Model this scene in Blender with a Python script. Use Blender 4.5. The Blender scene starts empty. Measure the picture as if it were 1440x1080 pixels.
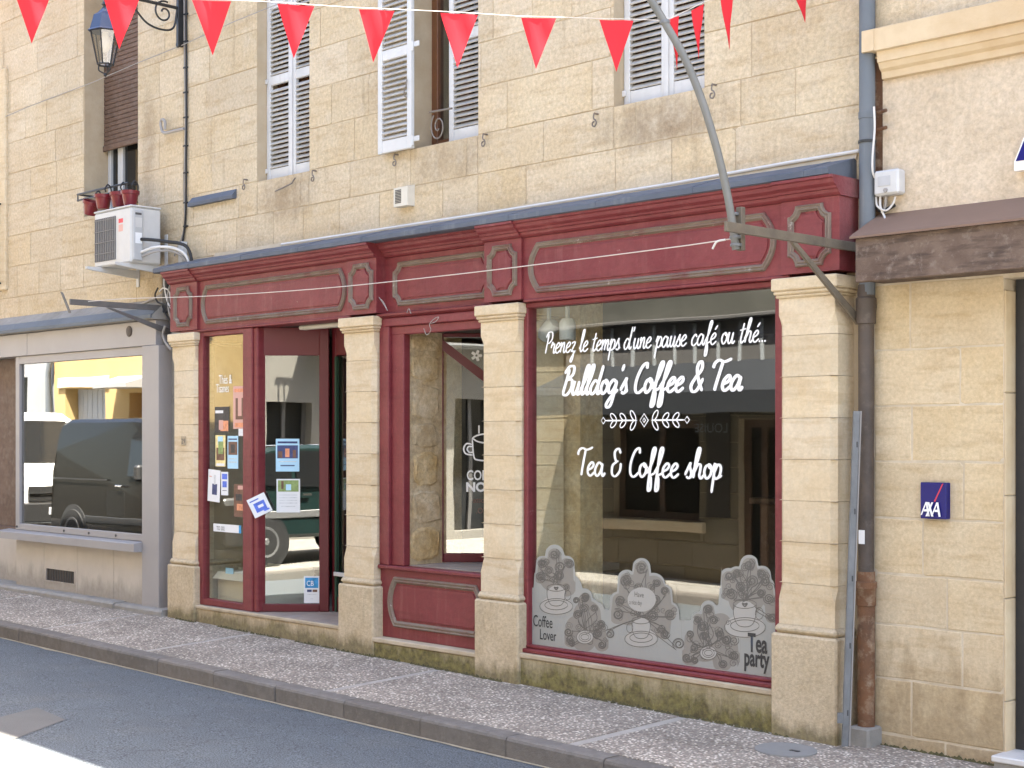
import bpy, bmesh, math, random
from mathutils import Vector, noise
S = bpy.context.scene
COL = S.collection
# ------------------------------------------------------------------ camera
F = 2100.0; HZ = 614.0; VPX = -1340.0           # focal length in photo pixels, horizon row, facade vanishing point
_l = math.hypot(720 - VPX, F); A = (720 - VPX) / _l; B = F / _l
CAM = (0.0, -7.59, 1.80)
cd = bpy.data.cameras.new('camera'); cam = bpy.data.objects.new('camera', cd); COL.objects.link(cam)
cam.location = CAM; cam.rotation_euler = (math.pi / 2, 0, math.asin(B))
cd.sensor_width = 36; cd.lens = F / 1440 * 36; cd.shift_y = (HZ - 540) / 1440; cd.clip_end = 500
S.camera = cam
# ------------------------------------------------------------------ world, sun, exposure
SUN = Vector((0.30, 0.36, 0.87)).normalized()
w = bpy.data.worlds.new('World'); S.world = w; w.use_nodes = True
nt = w.node_tree; bg = nt.nodes['Background']
sky = nt.nodes.new('ShaderNodeTexSky'); sky.sky_type = 'NISHITA'; sky.sun_disc = False
sky.sun_elevation = math.asin(SUN.z); sky.sun_rotation = math.atan2(SUN.x, SUN.y)
sky.air_density = 1.0; sky.dust_density = 3.0; sky.ozone_density = 0.3
nt.links.new(sky.outputs[0], bg.inputs[0]); bg.inputs[1].default_value = 0.085
sd = bpy.data.lights.new('sun', 'SUN'); sd.energy = 5.0; sd.angle = math.radians(0.5); sd.color = (1, 0.93, 0.82)
so = bpy.data.objects.new('sun', sd); COL.objects.link(so); so.rotation_euler = SUN.to_track_quat('Z', 'Y').to_euler()
so.location = (0, 0, 20)
S.view_settings.view_transform = 'Standard'; S.view_settings.look = 'None'
S.view_settings.exposure = 3.5; S.view_settings.gamma = 1.0
S.cycles.max_bounces = 10; S.cycles.diffuse_bounces = 5; S.cycles.glossy_bounces = 5; S.cycles.transparent_max_bounces = 16
R = random.Random(7)
# ------------------------------------------------------------------ photo pixel -> place
def ray(px, py):
    u = (px - 720) / F; v = (HZ - py) / F
    return (-B + u * A, A + u * B, v)
def at(px, py, Y):                                # the point of the plane y = Y seen at a pixel
    d = ray(px, py); t = (Y - CAM[1]) / d[1]
    return Vector((d[0] * t, Y, CAM[2] + d[2] * t))
def atd(px, py, D):                               # the point at depth D along the view axis
    d = ray(px, py)
    return Vector((CAM[0] + d[0] * D, CAM[1] + d[1] * D, CAM[2] + d[2] * D))
def atx(px, py, X):                               # the point of the plane x = X
    d = ray(px, py); t = X / d[0]
    return Vector((X, CAM[1] + d[1] * t, CAM[2] + d[2] * t))
def X(px, Y): return at(px, 500, Y).x
def Z(px, py, Y): return at(px, py, Y).z
def opp(px, py, Yg, Y): return at(px, py, 2 * Yg - Y)   # what the glass at Yg mirrors, x and z on the plane Y
def zw(x): return min(-0.070 - 0.0185 * x, 0.152 + 0.004 * (-12 - x))   # pavement level along the facade
def zk(x): return -0.062 - 0.0123 * x             # kerb top
# ------------------------------------------------------------------ materials
MATS = {}
def mat(name, col, rough=0.6, var=None, scale=8.0, amt=0.5, bump=0.0, bscale=60.0, metal=0.0, rnd=0.0, streak=None, dirt=None, spec=0.5, moss=None, chip=None, grain=None, vein=None, stains=None):
    """procedural: base colour mixed with a second tone by noise, per-object tint, vertical streaks, moss, chipped paint"""
    m = bpy.data.materials.new(name); m.use_nodes = True; n = m.node_tree.nodes; L = m.node_tree.links
    b = n['Principled BSDF']; b.inputs['Roughness'].default_value = rough; b.inputs['Metallic'].default_value = metal
    b.inputs['Specular IOR Level'].default_value = spec
    c4 = lambda c: (c[0], c[1], c[2], 1)
    geo = n.new('ShaderNodeNewGeometry'); P = geo.outputs['Position']
    def noise_n(sc, det=6, rgh=0.6, vec=P):
        t = n.new('ShaderNodeTexNoise'); t.inputs['Scale'].default_value = sc; t.inputs['Detail'].default_value = det
        t.inputs['Roughness'].default_value = rgh; L.new(vec, t.inputs['Vector']); return t.outputs['Fac']
    def ramp(fac, a, bb):
        r = n.new('ShaderNodeMapRange'); r.inputs[1].default_value = a; r.inputs[2].default_value = bb
        L.new(fac, r.inputs[0]); return r.outputs[0]
    def mix(fac, a, bb, mode='MIX'):
        x = n.new('ShaderNodeMix'); x.data_type = 'RGBA'; x.blend_type = mode
        for s, v in ((6, a), (7, bb)):
            if isinstance(v, tuple): x.inputs[s].default_value = c4(v)
            else: L.new(v, x.inputs[s])
        if isinstance(fac, float): x.inputs[0].default_value = fac
        else: L.new(fac, x.inputs[0])
        return x.outputs[2]
    def mul(a, k):
        x = n.new('ShaderNodeMath'); x.operation = 'MULTIPLY'; L.new(a, x.inputs[0])
        if isinstance(k, float): x.inputs[1].default_value = k
        else: L.new(k, x.inputs[1])
        return x.outputs[0]
    out = None
    if var: 
        out = mix(mul(ramp(noise_n(scale), 0.35, 0.68), amt), col, var)
        out = mix(mul(ramp(noise_n(scale * 0.23, 3), 0.4, 0.65), amt * 0.7), out, var)
    if rnd:
        oi = n.new('ShaderNodeObjectInfo')
        hs = n.new('ShaderNodeHueSaturation')
        r = n.new('ShaderNodeMapRange'); L.new(oi.outputs['Random'], r.inputs[0]); r.inputs[3].default_value = 1 - rnd; r.inputs[4].default_value = 1 + rnd * 0.7
        L.new(r.outputs[0], hs.inputs['Value'])
        r2 = n.new('ShaderNodeMath'); r2.operation = 'FRACT'; m7 = mul(oi.outputs['Random'], 7.31); L.new(m7, r2.inputs[0])
        r3 = n.new('ShaderNodeMapRange'); L.new(r2.outputs[0], r3.inputs[0]); r3.inputs[3].default_value = 1 - rnd * 1.1; r3.inputs[4].default_value = 1 + rnd * 0.9
        L.new(r3.outputs[0], hs.inputs['Saturation'])
        if out is None: hs.inputs['Color'].default_value = c4(col)
        else: L.new(out, hs.inputs['Color'])
        out = hs.outputs[0]
    if out is None: out = mix(0.0, col, col)
    if streak:
        mp = n.new('ShaderNodeMapping'); mp.inputs['Scale'].default_value = (1, 1, 0.12); L.new(P, mp.inputs[0])
        f = ramp(noise_n(streak[2], 5, 0.65, mp.outputs[0]), 0.54, 0.78)
        f2 = ramp(noise_n(1.1, 3), 0.42, 0.62)
        out = mix(mul(mul(f, f2), streak[1]), out, streak[0])
    if vein:                                     # wavy bedding lines of the limestone
        mp = n.new('ShaderNodeMapping'); mp.inputs['Scale'].default_value = (1, 1, 6.5); L.new(P, mp.inputs[0])
        f = ramp(noise_n(vein[2], 4, 0.6, mp.outputs[0]), 0.50, 0.66)
        out = mix(mul(f, vein[1]), out, vein[0])
    if stains:                                   # rain and soot stains below sills: (x, z, half width, half height, strength)
        sx = n.new('ShaderNodeSeparateXYZ'); L.new(P, sx.inputs[0])
        mp = n.new('ShaderNodeMapping'); mp.inputs['Scale'].default_value = (1, 1, 0.3); L.new(P, mp.inputs[0])
        nn = noise_n(6.0, 7, 0.68, mp.outputs[0])
        for (x_, z_, rx, rz, k_) in stains[1]:
            parts = []
            for so_, c_, r_ in ((sx.outputs[0], x_, rx), (sx.outputs[2], z_, rz)):
                q = n.new('ShaderNodeMath'); q.operation = 'SUBTRACT'; L.new(so_, q.inputs[0]); q.inputs[1].default_value = c_
                q2 = n.new('ShaderNodeMath'); q2.operation = 'DIVIDE'; L.new(q.outputs[0], q2.inputs[0]); q2.inputs[1].default_value = r_
                q3 = n.new('ShaderNodeMath'); q3.operation = 'POWER'; q4 = n.new('ShaderNodeMath'); q4.operation = 'ABSOLUTE'; L.new(q2.outputs[0], q4.inputs[0]); L.new(q4.outputs[0], q3.inputs[0]); q3.inputs[1].default_value = 2.0
                parts.append(q3.outputs[0])
            ad = n.new('ShaderNodeMath'); ad.operation = 'ADD'; L.new(parts[0], ad.inputs[0]); L.new(parts[1], ad.inputs[1])
            df = n.new('ShaderNodeMath'); df.operation = 'MULTIPLY_ADD'; L.new(ad.outputs[0], df.inputs[0]); df.inputs[1].default_value = -0.55; L.new(nn, df.inputs[2])
            out = mix(mul(ramp(df.outputs[0], 0.12, 0.55), k_), out, stains[0])
    if dirt:
        f = ramp(noise_n(dirt[2], 8, 0.7), dirt[3] if len(dirt) > 3 else 0.55, 0.72)
        out = mix(mul(f, dirt[1]), out, dirt[0])
    if moss:                                     # algae growing on the damp foot of the wall: (colour, amount, height above pavement)
        sx = n.new('ShaderNodeSeparateXYZ'); L.new(P, sx.inputs[0])
        gx = n.new('ShaderNodeMath'); gx.operation = 'MULTIPLY_ADD'; L.new(sx.outputs[0], gx.inputs[0]); gx.inputs[1].default_value = 0.0185; gx.inputs[2].default_value = 0.07
        hh = n.new('ShaderNodeMath'); hh.operation = 'ADD'; L.new(sx.outputs[2], hh.inputs[0]); L.new(gx.outputs[0], hh.inputs[1])
        mp = n.new('ShaderNodeMapping'); mp.inputs['Scale'].default_value = (1, 1, 0.35); L.new(P, mp.inputs[0])
        nn = mul(noise_n(7.0, 7, 0.65, mp.outputs[0]), moss[2] * 2.6)
        df = n.new('ShaderNodeMath'); df.operation = 'SUBTRACT'; L.new(nn, df.inputs[0]); L.new(hh.outputs[0], df.inputs[1])
        f = ramp(df.outputs[0], moss[2] * 0.15, moss[2] * 0.9)
        out = mix(mul(f, moss[1]), out, mix(ramp(noise_n(23, 6), .35, .65), moss[0], moss[3]))
    if chip:
        f = ramp(noise_n(chip[2], 9, 0.75), chip[3], chip[3] + 0.03)
        out = mix(mul(f, chip[1]), out, chip[0])
    if grain:                                    # fine grain: (amount, scale)
        r = n.new('ShaderNodeMapRange'); r.inputs[1].default_value = 0.3; r.inputs[2].default_value = 0.7; r.inputs[3].default_value = 1 - grain[0]; r.inputs[4].default_value = 1 + grain[0]
        L.new(noise_n(grain[1], 5, 0.75), r.inputs[0])
        x = n.new('ShaderNodeVectorMath'); x.operation = 'SCALE'; L.new(out, x.inputs[0]); L.new(r.outputs[0], x.inputs['Scale']); out = x.outputs[0]
    L.new(out, b.inputs['Base Color'])
    if bump:
        bn = n.new('ShaderNodeBump'); bn.inputs['Strength'].default_value = bump; bn.inputs['Distance'].default_value = 0.01
        a = noise_n(bscale, 8, 0.7); L.new(a, bn.inputs['Height']); L.new(bn.outputs[0], b.inputs['Normal'])
    MATS[name] = m; return m
STN = (0.585, 0.495, 0.355)
mat('limestone', STN, 0.9, (0.49, 0.37, 0.22), 3.0, 0.6, 1.0, 32, rnd=0.075, streak=((0.26, 0.195, 0.125), 0.75, 8.0), dirt=((0.58, 0.51, 0.40), 0.6, 6.0, 0.48), spec=0.15, grain=(0.22, 34.0), vein=((0.40, 0.29, 0.165), 0.5, 2.2), stains=((0.25,0.185,0.12), [(-10.5,3.86,.6,.3,.6),(-8.45,3.9,.6,.28,.5),(-6.35,3.87,.75,.26,.75),(-13.4,3.75,.5,.5,.4),(-12.5,3.4,.35,.7,.6),(-12.75,4.6,.2,.8,.5)]))
mat('limestone_mortar', (0.50, 0.41, 0.29), 0.95, (0.40, 0.31, 0.20), 6.0, 0.7, 0.4, 60, spec=0.1)
mat('dressed_limestone', (0.645, 0.54, 0.385), 0.88, (0.54, 0.415, 0.25), 5.0, 0.5, 0.45, 40, rnd=0.06, dirt=((0.60, 0.53, 0.40), 0.45, 7.0, 0.5), spec=0.15, grain=(0.10, 45.0), vein=((0.46, 0.335, 0.19), 0.5, 2.6))
mat('plinth_stone', (0.54, 0.445, 0.31), 0.92, (0.42, 0.33, 0.21), 7.0, 0.6, 0.9, 35, streak=((0.22, 0.18, 0.13), 0.5, 12.0), moss=((0.11, 0.09, 0.05), 0.8, 0.115, (0.20, 0.17, 0.08)), spec=0.15, grain=(0.2, 40.0))
mat('mossy_stone', (0.42, 0.36, 0.24), 0.92, (0.30, 0.24, 0.14), 9.0, 0.6, 0.9, 35, moss=((0.07, 0.058, 0.026), 0.85, 0.165, (0.20, 0.175, 0.055)), spec=0.15, grain=(0.2, 40.0))
mat('ledge_stone', (0.50, 0.42, 0.31), 0.9, (0.34, 0.27, 0.18), 8.0, 0.6, 0.3, 50, spec=0.15)
mat('right_stone', (0.62, 0.51, 0.345), 0.9, (0.50, 0.37, 0.21), 4.0, 0.5, 0.45, 40, rnd=0.07, moss=((0.26, 0.19, 0.11), 0.7, 0.55, (0.36, 0.27, 0.16)), dirt=((0.62, 0.53, 0.38), 0.5, 5.0, 0.50), spec=0.12, grain=(0.15, 40.0), vein=((0.44, 0.32, 0.18), 0.5, 2.4))
mat('right_mortar', (0.66, 0.58, 0.45), 0.95, (0.40, 0.31, 0.20), 9.0, 0.6, 0.3, 60, spec=0.1)
mat('rough_render', (0.63, 0.525, 0.395), 0.95, (0.50, 0.40, 0.28), 4.5, 0.7, 1.5, 16, streak=((0.24, 0.18, 0.12), 0.6, 5.0), spec=0.1, grain=(0.2, 26.0))
mat('moulded_stone', (0.62, 0.50, 0.335), 0.9, (0.45, 0.31, 0.17), 5.0, 0.5, 0.3, 50, spec=0.15)
mat('rubble', (0.62, 0.50, 0.33), 0.95, (0.45, 0.31, 0.15), 7.0, 0.9, 1.4, 22, rnd=0.1, grain=(0.25, 26.0), spec=0.1)
RED = (0.155, 0.021, 0.027)
mat('red_paint', RED, 0.5, (0.205, 0.042, 0.044), 3.2, 0.6, 0.35, 40, vein=((0.11, 0.012, 0.016), 0.35, 3.0), dirt=((0.25, 0.075, 0.07), 0.28, 2.6, 0.5), streak=((0.33, 0.16, 0.14), 0.4, 14.0), chip=((0.34, 0.27, 0.24), 0.7, 13.0, 0.665), grain=(0.12, 25.0), spec=0.4)
mat('worn_moulding', (0.175, 0.125, 0.085), 0.6, (0.22, 0.18, 0.145), 14.0, 0.8, 0.4, 60, dirt=((0.15, 0.04, 0.035), 0.85, 7.0, 0.47), chip=((0.40, 0.36, 0.31), 0.8, 12.0, 0.62), spec=0.35)
mat('dark_red_paint', (0.125, 0.012, 0.018), 0.35, (0.10, 0.010, 0.014), 6.0, 0.5, 0.05, 60, spec=0.45)
mat('lead', (0.075, 0.088, 0.115), 0.6, (0.115, 0.13, 0.155), 5.0, 0.6, 0.15, 30, streak=((0.24, 0.25, 0.26), 0.5, 8.0), spec=0.3)
mat('zinc_pipe', (0.115, 0.13, 0.145), 0.7, (0.16, 0.175, 0.19), 3.5, 0.6, 0.12, 35, streak=((0.30, 0.30, 0.29), 0.5, 16.0), spec=0.25)
mat('cast_iron', (0.045, 0.034, 0.028), 0.6, (0.10, 0.075, 0.058), 7.0, 0.7, 0.4, 40, dirt=((0.15, 0.12, 0.095), 0.7, 9.0, 0.52))
mat('rusty_iron', (0.085, 0.045, 0.026), 0.8, (0.19, 0.085, 0.035), 8.0, 0.8, 0.6, 45, dirt=((0.36, 0.28, 0.19), 0.9, 9.0, 0.49))
mat('weathered_iron', (0.115, 0.095, 0.072), 0.65, (0.20, 0.165, 0.12), 12.0, 0.7, 0.3, 50, metal=0.2)
mat('grey_iron', (0.10, 0.095, 0.092), 0.6, (0.15, 0.14, 0.13), 12.0, 0.7, 0.3, 50, metal=0.2)
mat('black_iron', (0.018, 0.018, 0.02), 0.45, (0.03, 0.03, 0.03), 12.0, 0.5)
mat('wrought_iron', (0.13, 0.105, 0.085), 0.6, (0.22, 0.19, 0.16), 14.0, 0.6)
mat('galvanised', (0.12, 0.125, 0.128), 0.55, (0.19, 0.195, 0.20), 14.0, 0.7, 0.1, 40, metal=0.2)
mat('pole_metal', (0.14, 0.14, 0.128), 0.6, (0.20, 0.195, 0.175), 6.0, 0.6, 0.1, 40, metal=0.2)
mat('shutter_paint', (0.60, 0.595, 0.58), 0.6, (0.47, 0.465, 0.45), 7.0, 0.5, 0.15, 60, chip=((0.25, 0.23, 0.20), 0.85, 13.0, 0.655), streak=((0.30, 0.29, 0.27), 0.45, 18.0))
mat('slat_paint', (0.56, 0.54, 0.50), 0.7, (0.30, 0.285, 0.265), 9.0, 0.6, 0.15, 60)
mat('brown_wood', (0.085, 0.045, 0.026), 0.65, (0.15, 0.09, 0.06), 16.0, 0.7, 0.4, 50, dirt=((0.21, 0.17, 0.14), 0.5, 14.0, 0.5))
mat('window_brown', (0.16, 0.065, 0.025), 0.5, (0.11, 0.045, 0.02), 9.0, 0.5)
mat('hood_board', (0.10, 0.062, 0.043), 0.8, (0.18, 0.125, 0.09), 10.0, 0.8, 0.9, 40, vein=((0.045, 0.028, 0.02), 0.7, 4.0), dirt=((0.30, 0.245, 0.20), 0.6, 17.0, 0.53))
mat('hood_sheet', (0.20, 0.125, 0.085), 0.7, (0.165, 0.098, 0.066), 4.0, 0.5, 0.1, 30)
mat('white_plastic', (0.56, 0.555, 0.54), 0.45, (0.47, 0.465, 0.45), 9.0, 0.5)
mat('cream_plastic', (0.62, 0.58, 0.49), 0.5, (0.52, 0.48, 0.40), 9.0, 0.5)
mat('ac_grey', (0.45, 0.455, 0.46), 0.45, (0.36, 0.36, 0.36), 9.0, 0.5)
mat('ac_dark', (0.075, 0.072, 0.07), 0.7)
mat('ac_fin', (0.19, 0.18, 0.17), 0.6)
mat('black_rubber', (0.016, 0.016, 0.017), 0.6)
mat('cable_grey', (0.30, 0.28, 0.26), 0.6)
mat('cable_white', (0.62, 0.60, 0.57), 0.5)
mat('cord', (0.58, 0.52, 0.46), 0.8)
mat('grey_cladding', (0.33, 0.315, 0.312), 0.5, (0.285, 0.27, 0.268), 3.0, 0.5, 0.03, 40, streak=((0.45, 0.42, 0.41), 0.4, 10.0), metal=0.1)
mat('stone_cladding', (0.50, 0.45, 0.39), 0.6, (0.42, 0.375, 0.32), 6.0, 0.6, 0.1, 40, streak=((0.33, 0.30, 0.26), 0.5, 14.0), moss=((0.16, 0.145, 0.12), 0.6, 0.2, (0.24, 0.21, 0.18)))
mat('concrete', (0.30, 0.285, 0.26), 0.9, (0.21, 0.195, 0.17), 9.0, 0.6, 0.4, 50, dirt=((0.14, 0.13, 0.11), 0.6, 5.0, 0.5))
mat('kerb_concrete', (0.20, 0.18, 0.16), 0.92, (0.14, 0.125, 0.11), 14.0, 0.7, 0.7, 60, rnd=0.1, dirt=((0.26, 0.24, 0.21), 0.5, 20.0, 0.52), spec=0.2)
mat('band_concrete', (0.44, 0.40, 0.345), 0.92, (0.27, 0.25, 0.225), 9.0, 0.6, 0.3, 50, spec=0.2)
mat('tile_floor', (0.33, 0.27, 0.225), 0.6, (0.25, 0.20, 0.165), 7.0, 0.6, 0.1, 40, rnd=0.15)
mat('tile_grout', (0.25, 0.22, 0.19), 0.9)
mat('marble', (0.66, 0.64, 0.61), 0.4, (0.52, 0.50, 0.48), 8.0, 0.6)
mat('vinyl_white', (0.85, 0.85, 0.84), 0.5)
mat('vinyl_brown', (0.16, 0.07, 0.05), 0.6)
mat('ink_dark', (0.035, 0.035, 0.035), 0.6)
mat('frost_line', (0.12, 0.112, 0.10), 0.6)
mat('frost_pale', (0.36, 0.35, 0.32), 0.6)
mat('pennant', (0.62, 0.035, 0.045), 1.0, (0.52, 0.03, 0.04), 9.0, 0.5, spec=0.05)
mat('lamp_blue', (0.022, 0.036, 0.085), 0.45, (0.035, 0.05, 0.10), 8.0, 0.5)
mat('pot_red', (0.165, 0.012, 0.02), 0.35)
mat('sign_blue', (0.003, 0.004, 0.13), 0.3, spec=0.3)
mat('sign_red', (0.60, 0.03, 0.06), 0.4)
mat('paper', (0.74, 0.75, 0.76), 0.7)
mat('paper_blue', (0.42, 0.66, 0.82), 0.7)
mat('paper_pink', (0.62, 0.36, 0.30), 0.7)
mat('cardboard', (0.72, 0.62, 0.45), 0.8, (0.64, 0.53, 0.37), 6.0, 0.5)
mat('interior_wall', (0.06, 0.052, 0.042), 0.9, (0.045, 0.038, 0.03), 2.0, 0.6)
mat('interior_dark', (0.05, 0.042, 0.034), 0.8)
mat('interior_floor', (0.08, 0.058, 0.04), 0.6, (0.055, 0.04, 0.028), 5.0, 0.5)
mat('green_curtain', (0.018, 0.055, 0.03), 0.8)
mat('tyre', (0.018, 0.018, 0.018), 0.75)
mat('rim', (0.25, 0.25, 0.25), 0.4, metal=0.4)
mat('black_car', (0.010, 0.009, 0.008), 0.12, spec=0.35)
mat('white_car', (0.72, 0.72, 0.70), 0.2, spec=0.5)
mat('green_car', (0.012, 0.028, 0.026), 0.16, spec=0.4)
mat('car_trim', (0.03, 0.03, 0.03), 0.5)
mat('car_glass', (0.012, 0.013, 0.014), 0.05, spec=0.35)
mat('chrome', (0.7, 0.7, 0.7), 0.15, metal=1.0)
mat('yellow_wall', (0.42, 0.30, 0.13), 0.9, (0.36, 0.245, 0.10), 2.0, 0.5, 0.2, 40)
mat('pale_wall', (0.27, 0.275, 0.275), 0.9, (0.22, 0.225, 0.225), 2.0, 0.5)
mat('orange_wood', (0.38, 0.15, 0.045), 0.6, (0.30, 0.11, 0.03), 7.0, 0.5)
mat('grey_shutter', (0.36, 0.38, 0.39), 0.6, (0.30, 0.32, 0.33), 7.0, 0.5)
mat('dark_fascia', (0.13, 0.125, 0.12), 0.6, (0.10, 0.095, 0.09), 4.0, 0.5)
mat('awning_cloth', (0.018, 0.021, 0.026), 0.8)
mat('roof_tile', (0.30, 0.15, 0.08), 0.9, (0.22, 0.11, 0.06), 9.0, 0.6, 0.5, 20)
mat('leaf', (0.06, 0.10, 0.03), 0.7)
def glass(name, refl, tint, rough=0.0):
    m = bpy.data.materials.new(name); m.use_nodes = True; n = m.node_tree.nodes; L = m.node_tree.links
    n.remove(n['Principled BSDF']); o = n['Material Output']
    t = n.new('ShaderNodeBsdfTransparent'); t.inputs[0].default_value = (*tint, 1)
    g = n.new('ShaderNodeBsdfGlossy'); g.inputs['Roughness'].default_value = rough; g.inputs[0].default_value = (1, 1, 1, 1)
    x = n.new('ShaderNodeMixShader'); x.inputs[0].default_value = refl
    # faint waviness of old panes
    geo = n.new('ShaderNodeNewGeometry'); tn = n.new('ShaderNodeTexNoise'); tn.inputs['Scale'].default_value = 1.4; tn.inputs['Detail'].default_value = 1
    L.new(geo.outputs['Position'], tn.inputs['Vector']); bn = n.new('ShaderNodeBump'); bn.inputs['Strength'].default_value = 0.05; bn.inputs['Distance'].default_value = 0.02
    L.new(tn.outputs['Fac'], bn.inputs['Height']); L.new(bn.outputs[0], g.inputs['Normal'])
    L.new(t.outputs[0], x.inputs[1]); L.new(g.outputs[0], x.inputs[2]); L.new(x.outputs[0], o.inputs[0]); MATS[name] = m
glass('glass_coated', 0.36, (0.45, 0.47, 0.46))
glass('glass_shop', 0.09, (0.95, 0.97, 0.95))
glass('glass_door', 0.14, (0.92, 0.95, 0.93))
glass('glass_plain', 0.15, (0.75, 0.78, 0.76))
glass('glass_lantern', 0.12, (0.70, 0.66, 0.62))
def frosted(name):
    m = bpy.data.materials.new(name); m.use_nodes = True; n = m.node_tree.nodes; L = m.node_tree.links
    b = n['Principled BSDF']; b.inputs['Base Color'].default_value = (0.345, 0.35, 0.325, 1); b.inputs['Roughness'].default_value = 0.5
    t = n.new('ShaderNodeBsdfTransparent'); t.inputs[0].default_value = (.8, .8, .8, 1); x = n.new('ShaderNodeMixShader'); x.inputs[0].default_value = 0.88
    L.new(t.outputs[0], x.inputs[1]); L.new(b.outputs[0], x.inputs[2]); L.new(x.outputs[0], n['Material Output'].inputs[0]); MATS[name] = m
frosted('frosted_film')
def ground_mats():
    # asphalt
    m = mat('asphalt', (0.112, 0.126, 0.138), 0.9, (0.088, 0.097, 0.106), 2.5, 0.6, 0.6, 160, dirt=((0.13, 0.128, 0.122), 0.5, 1.6, 0.5), spec=0.3)
    n = m.node_tree.nodes; L = m.node_tree.links; b = n['Principled BSDF']
    src = b.inputs['Base Color'].links[0].from_socket
    geo = n.new('ShaderNodeNewGeometry'); t = n.new('ShaderNodeTexNoise'); t.inputs['Scale'].default_value = 110; t.inputs['Detail'].default_value = 2
    L.new(geo.outputs['Position'], t.inputs['Vector'])
    r = n.new('ShaderNodeMapRange'); r.inputs[1].default_value = 0.3; r.inputs[2].default_value = 0.75; r.inputs[3].default_value = 0.35; r.inputs[4].default_value = 1.8; L.new(t.outputs['Fac'], r.inputs[0])
    wv = n.new('ShaderNodeTexNoise'); wv.inputs['Scale'].default_value = 3.0; wv.inputs['Detail'].default_value = 6; L.new(geo.outputs['Position'], wv.inputs['Vector'])
    wm = n.new('ShaderNodeVectorMath'); wm.operation = 'MULTIPLY_ADD'; L.new(wv.outputs['Color'], wm.inputs[0]); wm.inputs[1].default_value = (.5, .5, 0); L.new(geo.outputs['Position'], wm.inputs[2])
    vc_ = n.new('ShaderNodeTexVoronoi'); vc_.feature = 'DISTANCE_TO_EDGE'; vc_.inputs['Scale'].default_value = 0.55; L.new(wm.outputs[0], vc_.inputs['Vector'])
    cr_ = n.new('ShaderNodeMapRange'); cr_.inputs[1].default_value = 0.001; cr_.inputs[2].default_value = 0.006; cr_.inputs[3].default_value = 0.78; cr_.inputs[4].default_value = 1.0; L.new(vc_.outputs['Distance'], cr_.inputs[0])
    mq = n.new('ShaderNodeMath'); mq.operation = 'MULTIPLY'; L.new(r.outputs[0], mq.inputs[0]); L.new(cr_.outputs[0], mq.inputs[1])
    x = n.new('ShaderNodeVectorMath'); x.operation = 'SCALE'; L.new(src, x.inputs[0]); L.new(mq.outputs[0], x.inputs['Scale']); L.new(x.outputs[0], b.inputs['Base Color'])
    # exposed aggregate: pebbles from voronoi cells
    m = bpy.data.materials.new('exposed_aggregate'); m.use_nodes = True; n = m.node_tree.nodes; L = m.node_tree.links; b = n['Principled BSDF']
    geo = n.new('ShaderNodeNewGeometry'); v = n.new('ShaderNodeTexVoronoi'); v.inputs['Scale'].default_value = 56; L.new(geo.outputs['Position'], v.inputs['Vector'])
    cr = n.new('ShaderNodeValToRGB'); e = cr.color_ramp.elements
    e[0].position = 0.0; e[0].color = (0.10, 0.075, 0.06, 1); e[1].position = 1.0; e[1].color = (0.78, 0.70, 0.59, 1)
    for p, c in ((0.25, (0.20, 0.155, 0.12, 1)), (0.5, (0.32, 0.265, 0.215, 1)), (0.75, (0.47, 0.405, 0.33, 1))):
        q = e.new(p); q.color = c
    sp = n.new('ShaderNodeSeparateColor'); L.new(v.outputs['Color'], sp.inputs[0]); L.new(sp.outputs[0], cr.inputs[0])
    rr = n.new('ShaderNodeMapRange'); rr.inputs[1].default_value = 0.25; rr.inputs[2].default_value = 0.62; L.new(v.outputs['Distance'], rr.inputs[0])
    mx = n.new('ShaderNodeMix'); mx.data_type = 'RGBA'; L.new(rr.outputs[0], mx.inputs[0]); L.new(cr.outputs[0], mx.inputs[6]); mx.inputs[7].default_value = (0.20, 0.175, 0.145, 1)
    tn = n.new('ShaderNodeTexNoise'); tn.inputs['Scale'].default_value = 2.2; tn.inputs['Detail'].default_value = 5; L.new(geo.outputs['Position'], tn.inputs['Vector'])
    r2 = n.new('ShaderNodeMapRange'); r2.inputs[1].default_value = 0.3; r2.inputs[2].default_value = 0.7; r2.inputs[3].default_value = 0.98; r2.inputs[4].default_value = 1.42; L.new(tn.outputs['Fac'], r2.inputs[0])
    x = n.new('ShaderNodeVectorMath'); x.operation = 'SCALE'; L.new(mx.outputs[2], x.inputs[0]); L.new(r2.outputs[0], x.inputs['Scale']); L.new(x.outputs[0], b.inputs['Base Color'])
    b.inputs['Roughness'].default_value = 0.85; b.inputs['Specular IOR Level'].default_value = 0.25
    bn = n.new('ShaderNodeBump'); bn.inputs['Strength'].default_value = 0.9; bn.inputs['Distance'].default_value = 0.006; bn.invert = True; L.new(v.outputs['Distance'], bn.inputs['Height']); L.new(bn.outputs[0], b.inputs['Normal'])
    MATS['exposed_aggregate'] = m
ground_mats()
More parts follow.
